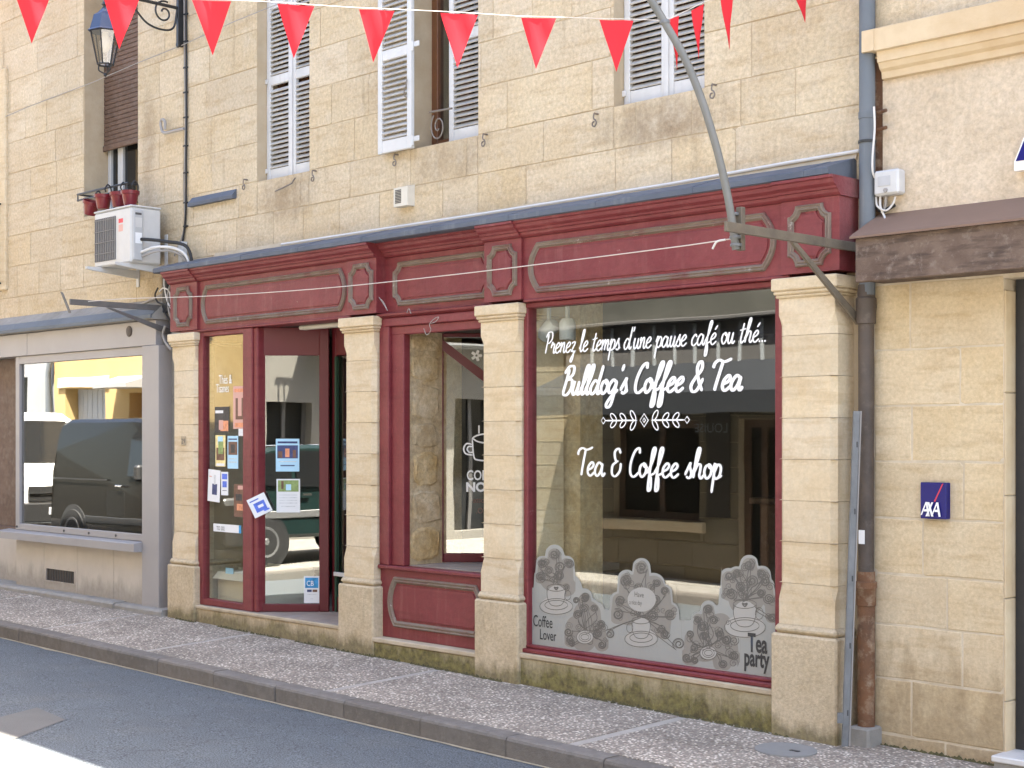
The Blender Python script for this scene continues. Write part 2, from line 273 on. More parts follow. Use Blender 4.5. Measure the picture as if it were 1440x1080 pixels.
# ------------------------------------------------------------------ mesh helpers
class MB:
    def __init__(s): s.v = []; s.f = []; s.sm = []
    def add(s, vs, fs, smooth=False):
        o = len(s.v); s.v += [tuple(v) for v in vs]
        for f in fs: s.f.append(tuple(i + o for i in f)); s.sm.append(smooth)
        return s
    def box(s, x0, x1, y0, y1, z0, z1, c=0.0):
        """box with all edges chamfered by c"""
        if x0 > x1: x0, x1 = x1, x0
        if y0 > y1: y0, y1 = y1, y0
        if z0 > z1: z0, z1 = z1, z0
        if c <= 0:
            vs = [(x, y, z) for x in (x0, x1) for y in (y0, y1) for z in (z0, z1)]
            return s.add(vs, [(0, 1, 3, 2), (4, 6, 7, 5), (0, 4, 5, 1), (2, 3, 7, 6), (0, 2, 6, 4), (1, 5, 7, 3)])
        c = min(c, (x1 - x0) * .45, (y1 - y0) * .45, (z1 - z0) * .45)
        lo = (x0, y0, z0); hi = (x1, y1, z1); vs = []; idx = {}
        for sx in (0, 1):
            for sy in (0, 1):
                for sz in (0, 1):
                    sg = (sx, sy, sz)
                    for ax in range(3):
                        p = [(hi[k] if sg[k] else lo[k]) + (0 if k == ax else (-c if sg[k] else c)) for k in range(3)]
                        idx[(sg, ax)] = len(vs); vs.append(p)
        fs = []
        for ax in range(3):
            o1, o2 = [k for k in range(3) if k != ax]
            for sd in (0, 1):
                q = []
                for a, b in ((0, 0), (1, 0), (1, 1), (0, 1)):
                    g = [0, 0, 0]; g[ax] = sd; g[o1] = a; g[o2] = b; q.append(idx[(tuple(g), ax)])
                fs.append(q)
            for a in (0, 1):
                for b in (0, 1):
                    g0 = [0, 0, 0]; g0[o1] = a; g0[o2] = b; g1 = list(g0); g1[ax] = 1
                    fs.append([idx[(tuple(g0), o1)], idx[(tuple(g1), o1)], idx[(tuple(g1), o2)], idx[(tuple(g0), o2)]])
        for sx in (0, 1):
            for sy in (0, 1):
                for sz in (0, 1): fs.append([idx[((sx, sy, sz), k)] for k in range(3)])
        return s.add(vs, fs)
    def prism(s, pts, y0, y1, ax='y'):
        """polygon (u, v) pushed along an axis: 'y' -> (x,z), 'x' -> (y,z), 'z' -> (x,y)"""
        n = len(pts)
        mk = {'y': lambda p, t: (p[0], t, p[1]), 'x': lambda p, t: (t, p[0], p[1]), 'z': lambda p, t: (p[0], p[1], t)}[ax]
        vs = [mk(p, y0) for p in pts] + [mk(p, y1) for p in pts]
        fs = [tuple(range(n)), tuple(range(2 * n - 1, n - 1, -1))] + [(i, i + n, (i + 1) % n + n, (i + 1) % n) for i in range(n)]
        return s.add(vs, fs)
    def tube(s, path, r, n=8, cap=True):
        path = [Vector(p) for p in path]; rs = r if isinstance(r, (list, tuple)) else [r] * len(path)
        rings = []; up = None
        for i, p in enumerate(path):
            d = (path[min(i + 1, len(path) - 1)] - path[max(i - 1, 0)]).normalized()
            if up is None: up = Vector((0, 0, 1)) if abs(d.z) < .9 else Vector((1, 0, 0))
            a = d.cross(up); 
            if a.length < 1e-4: a = d.cross(Vector((0.3, 1, 0.2)))
            a.normalize(); b = a.cross(d).normalized(); up = b
            rings.append([p + (a * math.cos(t) + b * math.sin(t)) * rs[i] for t in [2 * math.pi * k / n for k in range(n)]])
        vs = [v for g in rings for v in g]; fs = []
        for i in range(len(path) - 1):
            for k in range(n): fs.append((i * n + k, i * n + (k + 1) % n, (i + 1) * n + (k + 1) % n, (i + 1) * n + k))
        s.add(vs, fs, True)
        if cap:
            o = len(s.v) - len(vs)
            s.f += [tuple(o + k for k in range(n - 1, -1, -1)), tuple(o + len(vs) - n + k for k in range(n))]; s.sm += [False, False]
        return s
    def lathe(s, c, prof, n=16, ax='z'):
        """profile (r, h) turned about an axis through c"""
        vs = []
        for r, h in prof:
            for k in range(n):
                t = 2 * math.pi * k / n; u, v = r * math.cos(t), r * math.sin(t)
                vs.append({'z': (c[0] + u, c[1] + v, c[2] + h), 'y': (c[0] + u, c[1] + h, c[2] + v), 'x': (c[0] + h, c[1] + u, c[2] + v)}[ax])
        m = len(prof)
        fs = [(i * n + k, i * n + (k + 1) % n, (i + 1) * n + (k + 1) % n, (i + 1) * n + k) for i in range(m - 1) for k in range(n)]
        s.add(vs, fs, True)
        o = len(s.v) - len(vs); s.f += [tuple(o + k for k in range(n)), tuple(o + (m - 1) * n + k for k in range(n))]; s.sm += [False, False]
        return s
    def rings(s, loops, y, closed_in=True, frame=None):
        """nested 2D loops (x,z) with depths y: skins between them, last one filled"""
        n = len(loops[0]); vs = []
        for lp, yy in zip(loops, y):
            for p in lp: vs.append((p[0], yy, p[1]))
        fs = [(i * n + k, i * n + (k + 1) % n, (i + 1) * n + (k + 1) % n, (i + 1) * n + k) for i in range(len(loops) - 1) for k in range(n)]
        if closed_in: fs.append(tuple((len(loops) - 1) * n + k for k in range(n)))
        return s.add(vs, fs)
    def xf(s, o, ang):
        """turn about z by ang, then move to o"""
        c, n = math.cos(ang), math.sin(ang); s.v = [(o[0] + c * v[0] - n * v[1], o[1] + n * v[0] + c * v[1], o[2] + v[2]) for v in s.v]; return s
    def mesh(s, name):
        me = bpy.data.meshes.new(name); me.from_pydata(s.v, [], s.f)
        me.polygons.foreach_set('use_smooth', s.sm)
        bm = bmesh.new(); bm.from_mesh(me); bmesh.ops.recalc_face_normals(bm, faces=bm.faces[:]); bm.to_mesh(me); bm.free()
        if any(s.sm): me.set_sharp_from_angle(angle=math.radians(38))
        me.update(); return me
def base_of(me):
    xs = [v.co for v in me.vertices]
    return Vector(((min(v.x for v in xs) + max(v.x for v in xs)) / 2, (min(v.y for v in xs) + max(v.y for v in xs)) / 2, min(v.z for v in xs)))
def link(name, me, m, parent=None):
    if m: me.materials.append(MATS[m])
    o = bpy.data.objects.new(name, me); COL.objects.link(o)
    if parent is not None:
        o.parent = parent
        if parent.parent is None: o.location = -Vector(parent.location)
    return o
def obj(name, mb, m, parent=None): return link(name, mb.mesh(name) if isinstance(mb, MB) else mb, m, parent)
def tag(o, label=None, cat=None, group=None, kind=None):
    if label: o['label'] = label
    if cat: o['category'] = cat
    if group: o['group'] = group
    if kind: o['kind'] = kind
    return o
def thing(name, loc, label, cat, group=None):
    e = bpy.data.objects.new(name, None); COL.objects.link(e); e.location = loc; e.empty_display_size = 0.2
    return tag(e, label, cat, group)
def single(name, mb, m, label, cat, group=None):   # a thing that is one mesh, origin at its base
    me = mb.mesh(name); b = base_of(me); me.transform(__import__('mathutils').Matrix.Translation(-b))
    o = link(name, me, m); o.location = b; return tag(o, label, cat, group)
def struct(name, mb, m, parent=None):
    o = obj(name, mb, m, parent)
    if parent is None: o['kind'] = 'structure'
    return o
def B1(*a, **k): return MB().box(*a, **k)
def bez(pts, n=8):                                # Catmull-Rom through points of any dimension
    P = [Vector(p) for p in pts]; out = []
    for i in range(len(P) - 1):
        a = P[i - 1] if i else P[0] * 2 - P[1]; b, c = P[i], P[i + 1]; d = P[i + 2] if i + 2 < len(P) else P[-1] * 2 - P[-2]
        for k in range(n):
            t = k / n; out.append(0.5 * ((2 * b) + (c - a) * t + (2 * a - 5 * b + 4 * c - d) * t * t + (3 * b - a - 3 * c + d) * t ** 3))
    out.append(P[-1]); return out
def inset(loop, d):                               # mitred inward offset of a counter-clockwise loop
    n = len(loop); out = []
    for i in range(n):
        a, b, c = Vector(loop[i - 1]), Vector(loop[i]), Vector(loop[(i + 1) % n])
        e1 = (b - a).normalized(); e2 = (c - b).normalized(); n1 = Vector((-e1.y, e1.x)); n2 = Vector((-e2.y, e2.x))
        m = (n1 + n2); m = m.normalized() if m.length > 1e-5 else n1
        k = d / max(0.5, m.dot(n1)); p = b + m * k; out.append((p.x, p.y))
    return out
def block_mesh(x0, x1, z0, z1, yf, yb, c=0.006, j=0.002):
    """one dressed stone: uneven edges, some corners knocked off, chamfered front"""
    q = lambda k=1.0: R.uniform(0, j * k); yy = yf + R.uniform(-0.002, 0.002); w_, h_ = x1 - x0, z1 - z0; o = []
    cor = [(x0, z0, 1, 0, 0, 1), (x1, z0, 0, 1, -1, 0), (x1, z1, -1, 0, 0, -1), (x0, z1, 0, -1, 1, 0)]   # corner, direction onward, direction back
    for cx, cz, nx, nz, bx_, bz in cor:
        sx_, sz = (1 if cx == x0 else -1), (1 if cz == z0 else -1)
        if R.random() < 0.2 and w_ > .2 and h_ > .15:
            e1, e2 = R.uniform(.008, .035), R.uniform(.006, .025); pts = [(cx + bx_ * e2, cz + bz * e2), (cx + sx_ * min(e1, e2) * .6, cz + sz * min(e1, e2) * .6), (cx + nx * e1, cz + nz * e1)]
            o += pts
        else: o.append((cx + sx_ * q(), cz + sz * q()))
        L_ = w_ if nx else h_                      # wavering edge to the next corner
        for t in ((.3, .65) if L_ > .3 else (.5,)):
            d = q(1.6); o.append((cx + nx * L_ * t + (0 if nx else -(-1 if cx == x0 else 1) * d), cz + nz * L_ * t + (0 if nz else -(-1 if cz == z0 else 1) * d)))
    n = len(o); i_ = inset(o, c); m = MB()
    vs = [(p[0], yb, p[1]) for p in o] + [(p[0], yy + c * .7, p[1]) for p in o] + [(p[0], yy, p[1]) for p in i_]
    fs = [(a_ + k, a_ + (k + 1) % n, a_ + n + (k + 1) % n, a_ + n + k) for a_ in (0, n) for k in range(n)] + [tuple(range(2 * n, 3 * n))]
    m.add(vs, fs); return m
def subtract(rects, op):
    out = []
    for (a, b, c, d) in rects:
        x0, x1, z0, z1 = op
        if x0 >= b or x1 <= a or z0 >= d or z1 <= c: out.append((a, b, c, d)); continue
        if x0 > a: out.append((a, x0, c, d))
        if x1 < b: out.append((x1, b, c, d))
        a2, b2 = max(a, x0), min(b, x1)
        if z0 > c: out.append((a2, b2, c, z0))
        if z1 < d: out.append((a2, b2, z1, d))
    return [r for r in out if r[1] - r[0] > 0.025 and r[3] - r[2] > 0.025]
def ashlar(parent, x0, x1, zs, yf, yb, ops, m, wmin=0.42, wmax=0.95, gap=0.003, name='stone_block', c=0.006):
    n = 0
    for ci in range(len(zs) - 1):
        a = x0; first = True
        while a < x1 - 0.02:
            w = R.uniform(wmin, wmax) * (R.uniform(.4, 1) if first else 1); first = False
            b = a + w
            if x1 - b < 0.25: b = x1
            rs = [(a, b, zs[ci], zs[ci + 1])]
            for op in ops: rs = subtract(rs, op)
            for r in rs:
                obj(name, block_mesh(r[0] + gap, r[1] - gap, r[2] + gap, r[3] - gap, yf, yb, c), m, parent); n += 1
            a = b
    return n
def wall_sheet(x0, x1, z0, z1, yf, yb, ops):
    """thick wall with rectangular openings, cut into rectangles"""
    m = MB(); xs = sorted({x0, x1, *[v for o in ops for v in o[:2] if x0 < v < x1]}); zs = sorted({z0, z1, *[v for o in ops for v in o[2:] if z0 < v < z1]})
    # merged vertical strips
    for i in range(len(xs) - 1):
        cx = (xs[i] + xs[i + 1]) / 2; blk = sorted([(max(z0, o[2]), min(z1, o[3])) for o in ops if o[0] < cx < o[1]])
        z = z0
        for lo, hi in blk:
            if lo > z: m.box(xs[i], xs[i + 1], yf, yb, z, lo)
            z = max(z, hi)
        if z < z1: m.box(xs[i], xs[i + 1], yf, yb, z, z1)
    return m
_dg = [None]
def text_mesh(s, size, depth=0.0, bold=0.0, sx=1.0, mirror=False):
    """built-in lettering as a mesh in the (x,z) plane facing -y, left-bottom at 0"""
    c = bpy.data.curves.new('t', 'FONT'); c.body = s; c.size = size; c.extrude = depth; c.offset = bold; c.resolution_u = 3
    o = bpy.data.objects.new('t', c); COL.objects.link(o); bpy.context.view_layer.update()
    me = bpy.data.meshes.new_from_object(o.evaluated_get(bpy.context.evaluated_depsgraph_get())); bpy.data.objects.remove(o); bpy.data.curves.remove(c)
    for v in me.vertices: v.co = Vector((v.co.x * sx * (-1 if mirror else 1), -v.co.z, v.co.y))
    me.name = 'lettering'; return me
def text_on(parent, s, x, z, y, size, m, name='lettering', **k):
    me = text_mesh(s, size, **k); me.transform(__import__('mathutils').Matrix.Translation((x, y, z))); return link(name, me, m, parent)
# ================================================================== ground
def sheet(name, xs, ys, zf, m, parent=None, thick=0.0):
    vs = [(x, y, zf(x, y)) for x in xs for y in ys]; n = len(ys)
    fs = [(i * n + j, (i + 1) * n + j, (i + 1) * n + j + 1, i * n + j + 1) for i in range(len(xs) - 1) for j in range(n - 1)]
    mb = MB().add(vs, fs)
    if thick:
        o = len(vs); k = len(xs) * n
        mb.v += [(v[0], v[1], v[2] - thick) for v in vs]
        edge = [i * n for i in range(len(xs))] + [(len(xs) - 1) * n + j for j in range(1, n)] + [i * n + n - 1 for i in range(len(xs) - 2, -1, -1)] + [j for j in range(n - 2, 0, -1)]
        for a, b in zip(edge, edge[1:] + edge[:1]): mb.f.append((a, b, b + k, a + k)); mb.sm.append(False)
    return struct(name, mb, m, parent) if parent is None else obj(name, mb, m, parent)
sheet('ground', [-150, 150], [-150, 150], lambda x, y: -4.0 - 0.0123 * x, 'concrete')
YK = -1.40
def zroad(x, y): return zk(x) - 0.125 + 0.07 * (1 - ((y + 3.55) / 2.15) ** 2 if -5.7 < y < -1.4 else 0)
rys = [YK + 0.02 - 0.25 * i for i in range(18)]
road = sheet('road', [-70 + 5 * i for i in range(21)], rys, zroad, 'asphalt')
def patch_road(name, pts, m, h, thick=0.004):
    mb = MB(); n = len(pts); c = Vector((sum(p[0] for p in pts) / n, sum(p[1] for p in pts) / n))
    vs = [(p[0], p[1], zroad(*p) + h) for p in pts] + [(c.x, c.y, zroad(c.x, c.y) + h)]
    mb.add(vs, [(i, (i + 1) % n, n) for i in range(n)]); return obj(name, mb, m, road)
mat('asphalt_patch', (0.15, 0.145, 0.135), 0.92, (0.115, 0.112, 0.108), 3.0, 0.6, 0.6, 150, spec=0.3)
mat('gutter_sand', (0.40, 0.345, 0.25), 0.95, (0.27, 0.23, 0.165), 20.0, 0.7, 0.4, 80, spec=0.1)
_g = lambda px, py: tuple(atd(px, py, F * (CAM[2] + 0.02) / (py - HZ)))[:2]
patch_road('road_patch', [_g(-30, 1020), _g(52, 998), _g(92, 1014), _g(20, 1042), _g(-30, 1056)], 'asphalt_patch', 0.004)
# sandy grit washed against the kerb foot
gs = MB(); gx = [-19 + 0.13 * i for i in range(140)]
for a, b in zip(gx, gx[1:]):
    wa, wb = [0.032 + 0.05 * noise.noise((t * 2.3, 0, 1)) ** 2 + 0.035 * abs(noise.noise((t * 7.7, 3, 1))) for t in (a, b)]
    q = lambda x, y: (x, y, zroad(x, y) + 0.005)
    gs.add([q(a, YK - 0.001), q(b, YK - 0.001), q(b, YK - wb), q(a, YK - wa)], [(0, 1, 2, 3)])
tag(struct('gutter_grit', gs, 'gutter_sand'), 'sandy grit lying along the foot of the kerb', 'grit', kind='stuff')
# pavement: concrete bands with exposed-aggregate slabs between
def zp(x, y):
    t = max(0.0, min(1.0, (-y) / 1.26)); return zw(x) * (1 - t) + zk(x) * t
pys = [0.06, -0.3, -0.7, -1.0, YK + 0.135]
pave = sheet('pavement', [-40 + 2 * i for i in range(26)], pys, lambda x, y: zp(x, y) - 0.004, 'band_concrete')
bands = [-40, -18.9, -16.7, -14.55, -12.42, -10.68, -8.28, -5.95, -3.75, -1.5, 8]
for a, b in zip(bands, bands[1:]):
    sheet('paving_slab', [a + 0.042 + (b - a - 0.084) * i / 4 for i in range(5)], pys, zp, 'exposed_aggregate', pave, thick=0.05)
# kerb stones
kb = struct('kerb', B1(-60, 8, YK + 0.02, YK + 0.13, -0.9, -0.55), 'kerb_concrete')
def kerb_stone(a, b):
    m = MB(); pr = [(YK + 0.004, -0.4), (YK, 0.0 - 0.022), (YK + 0.007, -0.007), (YK + 0.022, 0.0), (YK + 0.132, 0.0), (YK + 0.132, -0.4)]
    dz = R.uniform(-0.003, 0.003); dy = R.uniform(-0.004, 0.004)
    vs = [(x, p[0] + dy, zk(x) + p[1] + dz) for x in (a, b) for p in pr]; n = len(pr)
    m.add(vs, [tuple(range(n)), tuple(range(2 * n - 1, n - 1, -1))] + [(i, i + n, (i + 1) % n + n, (i + 1) % n) for i in range(n)])
    obj('kerb_stone', m, 'kerb_concrete', kb)
kx = [-5.58 + 0.78 * i for i in range(-17, 7)]
for a, b in zip(kx, kx[1:]): kerb_stone(a + 0.004, b - 0.004)
kerb_stone(-60, kx[0] - 0.004); kerb_stone(kx[-1] + 0.004, 8)
# opposite pavement and kerb (the photographer stands on it)
YO = -5.70
sheet('opposite_pavement', [-70 + 5 * i for i in range(21)], [YO, -11.2], lambda x, y: zk(x) + 0.0 - (y - YO) * 0.01, 'concrete')
ok = MB(); ok.add([(x, y, zk(x) + z) for x in (-70, 30) for y, z in ((YO - 0.01, 0.006), (YO + 0.13, 0.006), (YO + 0.14, -0.02), (YO + 0.14, -0.4), (YO - 0.01, -0.4))],
       [(0, 1, 6, 5), (1, 2, 7, 6), (2, 3, 8, 7), (3, 4, 9, 8)]); struct('opposite_kerb', ok, 'kerb_concrete')
# round service cover in the pavement
cv = thing('service_cover', (at(1080, 1055, -.42).x, -0.42, zp(-5, -.42)), 'round grey concrete service cover set in the pavement by the pillar beside the drainpipe', 'service cover')
cx, cy = -4.98, -0.52
mbc = MB()
for r0, r1, h in ((0.0, 0.165, 0.007), ):
    n = 28; vs = [(cx + r1 * 1.1 * math.cos(2 * math.pi * k / n), cy + r1 * math.sin(2 * math.pi * k / n), 0) for k in range(n)]
    vs = [(v[0], v[1], zp(v[0], v[1]) + h) for v in vs]; vs2 = [(v[0], v[1], v[2] - 0.03) for v in vs]
    mbc.add(vs + vs2, [tuple(range(n))] + [(k, (k + 1) % n, n + (k + 1) % n, n + k) for k in range(n)])
mat('cover_concrete', (0.235, 0.23, 0.215), 0.9, (0.18, 0.175, 0.165), 8.0, 0.6, 0.2, 60)
obj('cover_plate', mbc, 'cover_concrete', cv)
obj('lifting_slot', B1(cx + .03, cx + .09, cy - .012, cy + .012, zp(cx, cy) + .004, zp(cx, cy) + .0095), 'ink_dark', cv)
# ================================================================== coffee shop building
CB = thing('coffee_shop_building', (-8.4, 0.2, 0), 'cream limestone building with dark red wooden coffee shop front and grey white louvred shutters above', 'building')
XL, XR = -12.13, -4.80
OPS = [(-10.937, -10.18, 4.04, 6.1), (-8.87, -8.10, 4.04, 6.1), (-6.752, -5.978, 4.04, 6.1)]
low = (-11.6, -4.9, 0, 2.86)
wallm = wall_sheet(XL, XR, 2.86, 5.72, 0.005, 0.45, OPS)
for a, b in ((XL, -11.62), (-4.92, XR)): wallm.box(a, b, 0.006, 0.45, -0.3, 2.86)
for b in wall_sheet(XL, XR, 5.72, 7.2, 0.0, 0.45, OPS).v: pass
up = wall_sheet(XL, XR, 5.7205, 7.2, 0.0, 0.45, OPS)
wallm.add(up.v, up.f)
W1 = obj('wall', wallm, 'limestone_mortar', CB)
ashlar(W1, XL, XR, [2.86, 3.15, 3.45, 3.75, 4.043, 4.387, 4.72, 5.05, 5.38, 5.72], 0.0, 0.14, OPS, 'limestone', 0.38, 0.92, 0.002, c=0.0026)
obj('roof', MB().prism([(-0.42, 7.22), (-0.42, 7.30), (4.6, 9.2), (9.6, 7.3), (9.6, 7.22)], XL - 0.02, XR + 0.02, 'x'), 'roof_tile', CB)
obj('rear_wall', B1(XL, XR, 9.0, 9.3, -0.5, 7.2), 'limestone_mortar', CB)
obj('party_wall', B1(XL + .002, XL + 0.12, 0.46, 9.0, -0.5, 7.2), 'interior_wall', CB)
obj('party_wall', B1(XR - 0.12, XR - .002, 0.46, 9.0, -0.5, 7.2), 'interior_wall', CB)
# --- shutters
def slat_mesh(wd):
    m = MB(); c, s_ = math.cos(math.radians(44)), math.sin(math.radians(44)); h = 0.0235; t = 0.0045
    pr = [(-h * c * 1.0 - t * s_, -h * s_ + t * c), (-h * c + t * s_, -h * s_ - t * c), (h * c + t * s_, h * s_ - t * c), (h * c - t * s_, h * s_ + t * c)]
    m.prism(pr, -wd / 2, wd / 2, 'x'); return m.mesh('slat')
def shutter(parent, x0, x1, z0, z1, yf, mids, mrot=None):
    m = MB(); st = 0.052; d = 0.036
    m.box(x0, x0 + st, yf, yf + d, z0, z1, 0.004); m.box(x1 - st, x1, yf, yf + d, z0, z1, 0.004)
    rails = [(z0 + 0.002, z0 + 0.10)] + [(z - 0.04, z + 0.04) for z in mids] + [(z1 - 0.09, z1 - .002)]
    for a, b in rails: m.box(x0 + st + .0005, x1 - st - .0005, yf + 0.003, yf + d - 0.003, a, b, 0.004)
    sh = obj('shutter', m, 'shutter_paint', parent)
    me = slat_mesh(x1 - x0 - 2 * st - 0.002); me.materials.append(MATS['slat_paint'])
    for (a, b), (c, e) in zip(rails, rails[1:]):
        z = b + 0.024
        while z < c - 0.012:
            o = bpy.data.objects.new('slat', me); COL.objects.link(o); o.parent = sh; o.location = ((x0 + x1) / 2, yf + d / 2, z); z += 0.0415
    return sh
ZT = 6.08
def hinge(x, y, z, parent):
    obj('hinge', MB().box(x - 0.035, x + 0.04, y - 0.008, y + 0.004, z - 0.02, z + 0.02, 0.003).lathe((x - 0.028, y - 0.012, z - 0.05), [(0.011, 0), (0.011, 0.075)], 8), 'shutter_paint', parent)
o1, o2, o3 = OPS
ys = 0.10
for (a, b, c, d), md in ((o1, 4.93), (o3, 4.86)):
    mid = (a + b) / 2
    s1 = shutter(CB, a + 0.004, mid - 0.002, c + 0.012, ZT, ys, [md, 5.6]); s2 = shutter(CB, mid + 0.002, b - 0.004, c + 0.012, ZT, ys, [md, 5.6])
    obj('cover_strip', B1(mid - 0.016, mid + 0.016, ys - 0.012, ys - 0.0005, c + 0.02, ZT - 0.02, 0.003), 'shutter_paint', s2)
    for z in (c + 0.10, md): hinge(a - 0.012, ys - 0.006, z, s1)
s_closed = shutter(CB, X(631, ys), o2[1] - 0.004, o2[2] + 0.012, ZT, ys, [4.86, 5.6])
xo0, xo1 = X(531, -0.075), X(578, -0.075)
s_open = shutter(CB, xo0, xo1, o2[2] - 0.01, ZT, -0.075, [4.80, 5.6])
for z in (o2[2] + 0.06, 4.83): hinge(xo1 + 0.03, -0.05, z, s_open)
obj('latch_bar', MB().tube([at(572, 112, -.085), at(571, 122, -.095), at(568, 125, -.095), at(569, 135, -.095), at(572, 137, -.085)], 0.006, 6), 'wrought_iron', s_open)
for (a, b, c, d) in OPS:
    wf = MB()
    for (xa, xb) in ((a, a + 0.07), (b - 0.07, b)): wf.box(xa, xb, 0.22, 0.29, c, d - .02, 0.004)
    wf.box(a + .0705, b - .0705, 0.222, 0.288, c, c + 0.09, 0.004); wf.box((a + b) / 2 - 0.05, (a + b) / 2 + 0.05, 0.224, 0.286, c + 0.0905, d - .02, 0.004)
    wn = obj('window', wf, 'window_brown', CB)
    obj('pane', B1(a + 0.06, b - 0.06, 0.252, 0.258, c + 0.05, d - 0.03), 'glass_plain', wn)
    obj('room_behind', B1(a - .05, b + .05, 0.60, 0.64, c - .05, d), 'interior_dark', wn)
# iron scroll of the missing window rail
sc = MB(); cc = at(616, 178, 0.02); sp = []
for k in range(46):
    t = k / 45; a = 2.2 + t * 9.5; r = 0.10 * (1 - 0.82 * t); sp.append(cc + Vector((r * math.cos(a) * 0.85, 0, r * math.sin(a) * 1.15)))
sc.tube(sp, 0.006, 6); sc.tube([cc + Vector((-0.10, 0, 0.125)), cc + Vector((0.16, 0, 0.115))], 0.008, 6)
obj('railing_scroll', sc, 'wrought_iron', CB)
def dog(px, py, s=1.0):                          # shutter dog hanging below a sill
    p = at(px, py, -0.03); k = 0.022 * s
    m = MB().tube([p + Vector((0, 0.04, 0.06)), p + Vector((0, -0.01, 0.06))], 0.007, 6)
    m.tube(bez([p + Vector((q[0] * k, -0.012, q[1] * k)) for q in ((0, 2.7), (-.2, 1.2), (.5, .6), (.9, -.4), (.2, -1.4), (-.7, -.9), (-.5, 0), (.1, .1))], 5), 0.0055, 6)
    obj('shutter_dog', m, 'wrought_iron', CB)
for p in ((344, 262), (441, 250), (556, 228), (681, 200), (837, 172), (1003, 132)): dog(*p)
obj('latch_bar', MB().tube([at(415, 250, -.02), at(410, 258, -.03), at(396, 265, -.03), at(387, 269, -.02)], 0.006, 6), 'wrought_iron', CB)
# --- pillars
caps = [(-12.04, -11.59), (-9.493, -9.05), (-7.898, -7.444), (-5.296, -4.835)]
def pillar(x0, x1):
    sx0, sx1 = x0 + 0.034, x1 - 0.034; g = zw((x0 + x1) / 2) - 0.15; zc = 2.742
    cp = MB(); yf = -0.23; yb = 0.30
    for (ox, oy, z0, z1) in ((0, 0, zc - 0.075, zc), (0.010, 0.010, zc - 0.098, zc - 0.0752), (0.020, 0.020, zc - 0.118, zc - 0.0982)):
        cp.box(x0 + ox, x1 - ox, yf + oy, yb - 0.001 * (ox * 100), z0, z1, 0.007)
    pl = obj('pillar', cp, 'dressed_limestone', CB)
    obj('plinth', MB().box(x0 + 0.012, x1 - 0.012, yf + 0.012, yb - .004, 0.6302, 0.682, 0.02).box(x0, x1, yf, yb - .006, g, 0.63, 0.012), 'plinth_stone', pl)
    zs = [0.6822, 0.93, 1.175, 1.42, 1.665, 1.91, 2.155, 2.40, zc - 0.1182]; ch = 0.032; y0 = -0.192
    for i in range(len(zs) - 1):
        a, b = zs[i] + 0.0012, zs[i + 1] - 0.0012; m = MB(); e = R.uniform(-.0012, .0012)
        def foot(c): return [(sx0 + c, y0 + e), (sx1 - c, y0 + e), (sx1, y0 + c + e), (sx1, 0.27), (sx0, 0.27), (sx0, y0 + c + e)]
        lv = [(a, 0.004), (a + 0.003, ch), (b - 0.003, ch), (b, ch + .002)]
        if i == 0: lv = [(a, 0.002), (a + 0.15, 0.002), (a + 0.19, ch * .5), (a + 0.235, ch), (b, ch)]
        if i == len(zs) - 2: lv = [(a, ch), (b - 0.16, ch), (b - 0.13, ch * .6), (b - 0.10, 0.002), (b, 0.002)]
        vs = []; n = 6
        for z, c in lv: vs += [(p[0], p[1], z) for p in foot(c)]
        fs = [(k * n + q, k * n + (q + 1) % n, (k + 1) * n + (q + 1) % n, (k + 1) * n + q) for k in range(len(lv) - 1) for q in range(n)]
        fs += [tuple(range(n)), tuple(range((len(lv) - 1) * n, len(lv) * n))]
        m.add(vs, fs); obj('shaft_block', m, 'dressed_limestone', pl)
    return pl
PL = [pillar(*c) for c in caps]
# --- fascia with cornice, lead flashing and framed panels
def crown(x0, x1, dy, m):
    pr = [(-0.285, 3.306), (-0.285, 3.29), (-0.272, 3.284), (-0.262, 3.262), (-0.238, 3.246), (-0.232, 3.234), (-0.218, 3.23), (-0.212, 3.212), (-0.196, 3.200), (-0.18, 3.196), (0.0, 3.196), (0.0, 3.306)]
    m.prism([(p[0] + (dy if p[0] < -0.05 else 0), p[1]) for p in pr], x0, x1, 'x')
pil = [(-12.03, X(277, -.2)), (X(491 - 3, -.2), X(529, -.2)), (X(681, -.2), X(733, -.2)), (X(1098, -.2), -4.833)]
fm = MB(); ft = 3.196; fb = 2.765
segs = []
for i, (a, b) in enumerate(pil):
    fm.box(a, b, -0.20, 0.0, fb, ft - .0005); crown(a - (0.012 if i == 0 else 0), b + (0.012 if i == 3 else 0), -0.014, fm)
for (a, b), y, dy in (((pil[0][1], pil[1][0]), -0.178, 0.004), ((pil[1][1], pil[2][0]), -0.105, 0.085), ((pil[2][1], pil[3][0]), -0.178, 0.004)):
    fm.box(a, b, y, -0.001, fb + .001, ft - .001); crown(a, b, dy, fm)
FA = obj('fascia', fm, 'red_paint', CB)
# lower rail under the fascia
lr = MB()
for (a, b), y in (((pil[0][1] - .3, pil[1][0] + .02), -0.165), ((pil[1][1] - .01, pil[2][0] + .02), -0.118), ((pil[2][1], pil[3][0] + .05), -0.165)):
    lr.box(a, b, y - 0.02, 0, fb - 0.022, fb - .0006, 0.005)
obj('lower_rail', lr, 'red_paint', FA)
def loop_notch(x0, x1, z0, z1, r):
    pts = []
    for cx, cz, a0 in ((x0, z0, 90), (x1, z0, 180), (x1, z1, 270), (x0, z1, 0)):
        seq = [a0 - 90 * t / 4 for t in range(5)] if False else None
        # concave quarter about the corner, counter-clockwise loop overall
        st = {(x0, z0): (90, 0), (x1, z0): (180, 90), (x1, z1): (270, 180), (x0, z1): (360, 270)}[(cx, cz)]
        for t in range(5):
            a = math.radians(st[0] + (st[1] - st[0]) * t / 4); pts.append((cx + r * math.cos(a), cz + r * math.sin(a) * 1.15))
    return pts
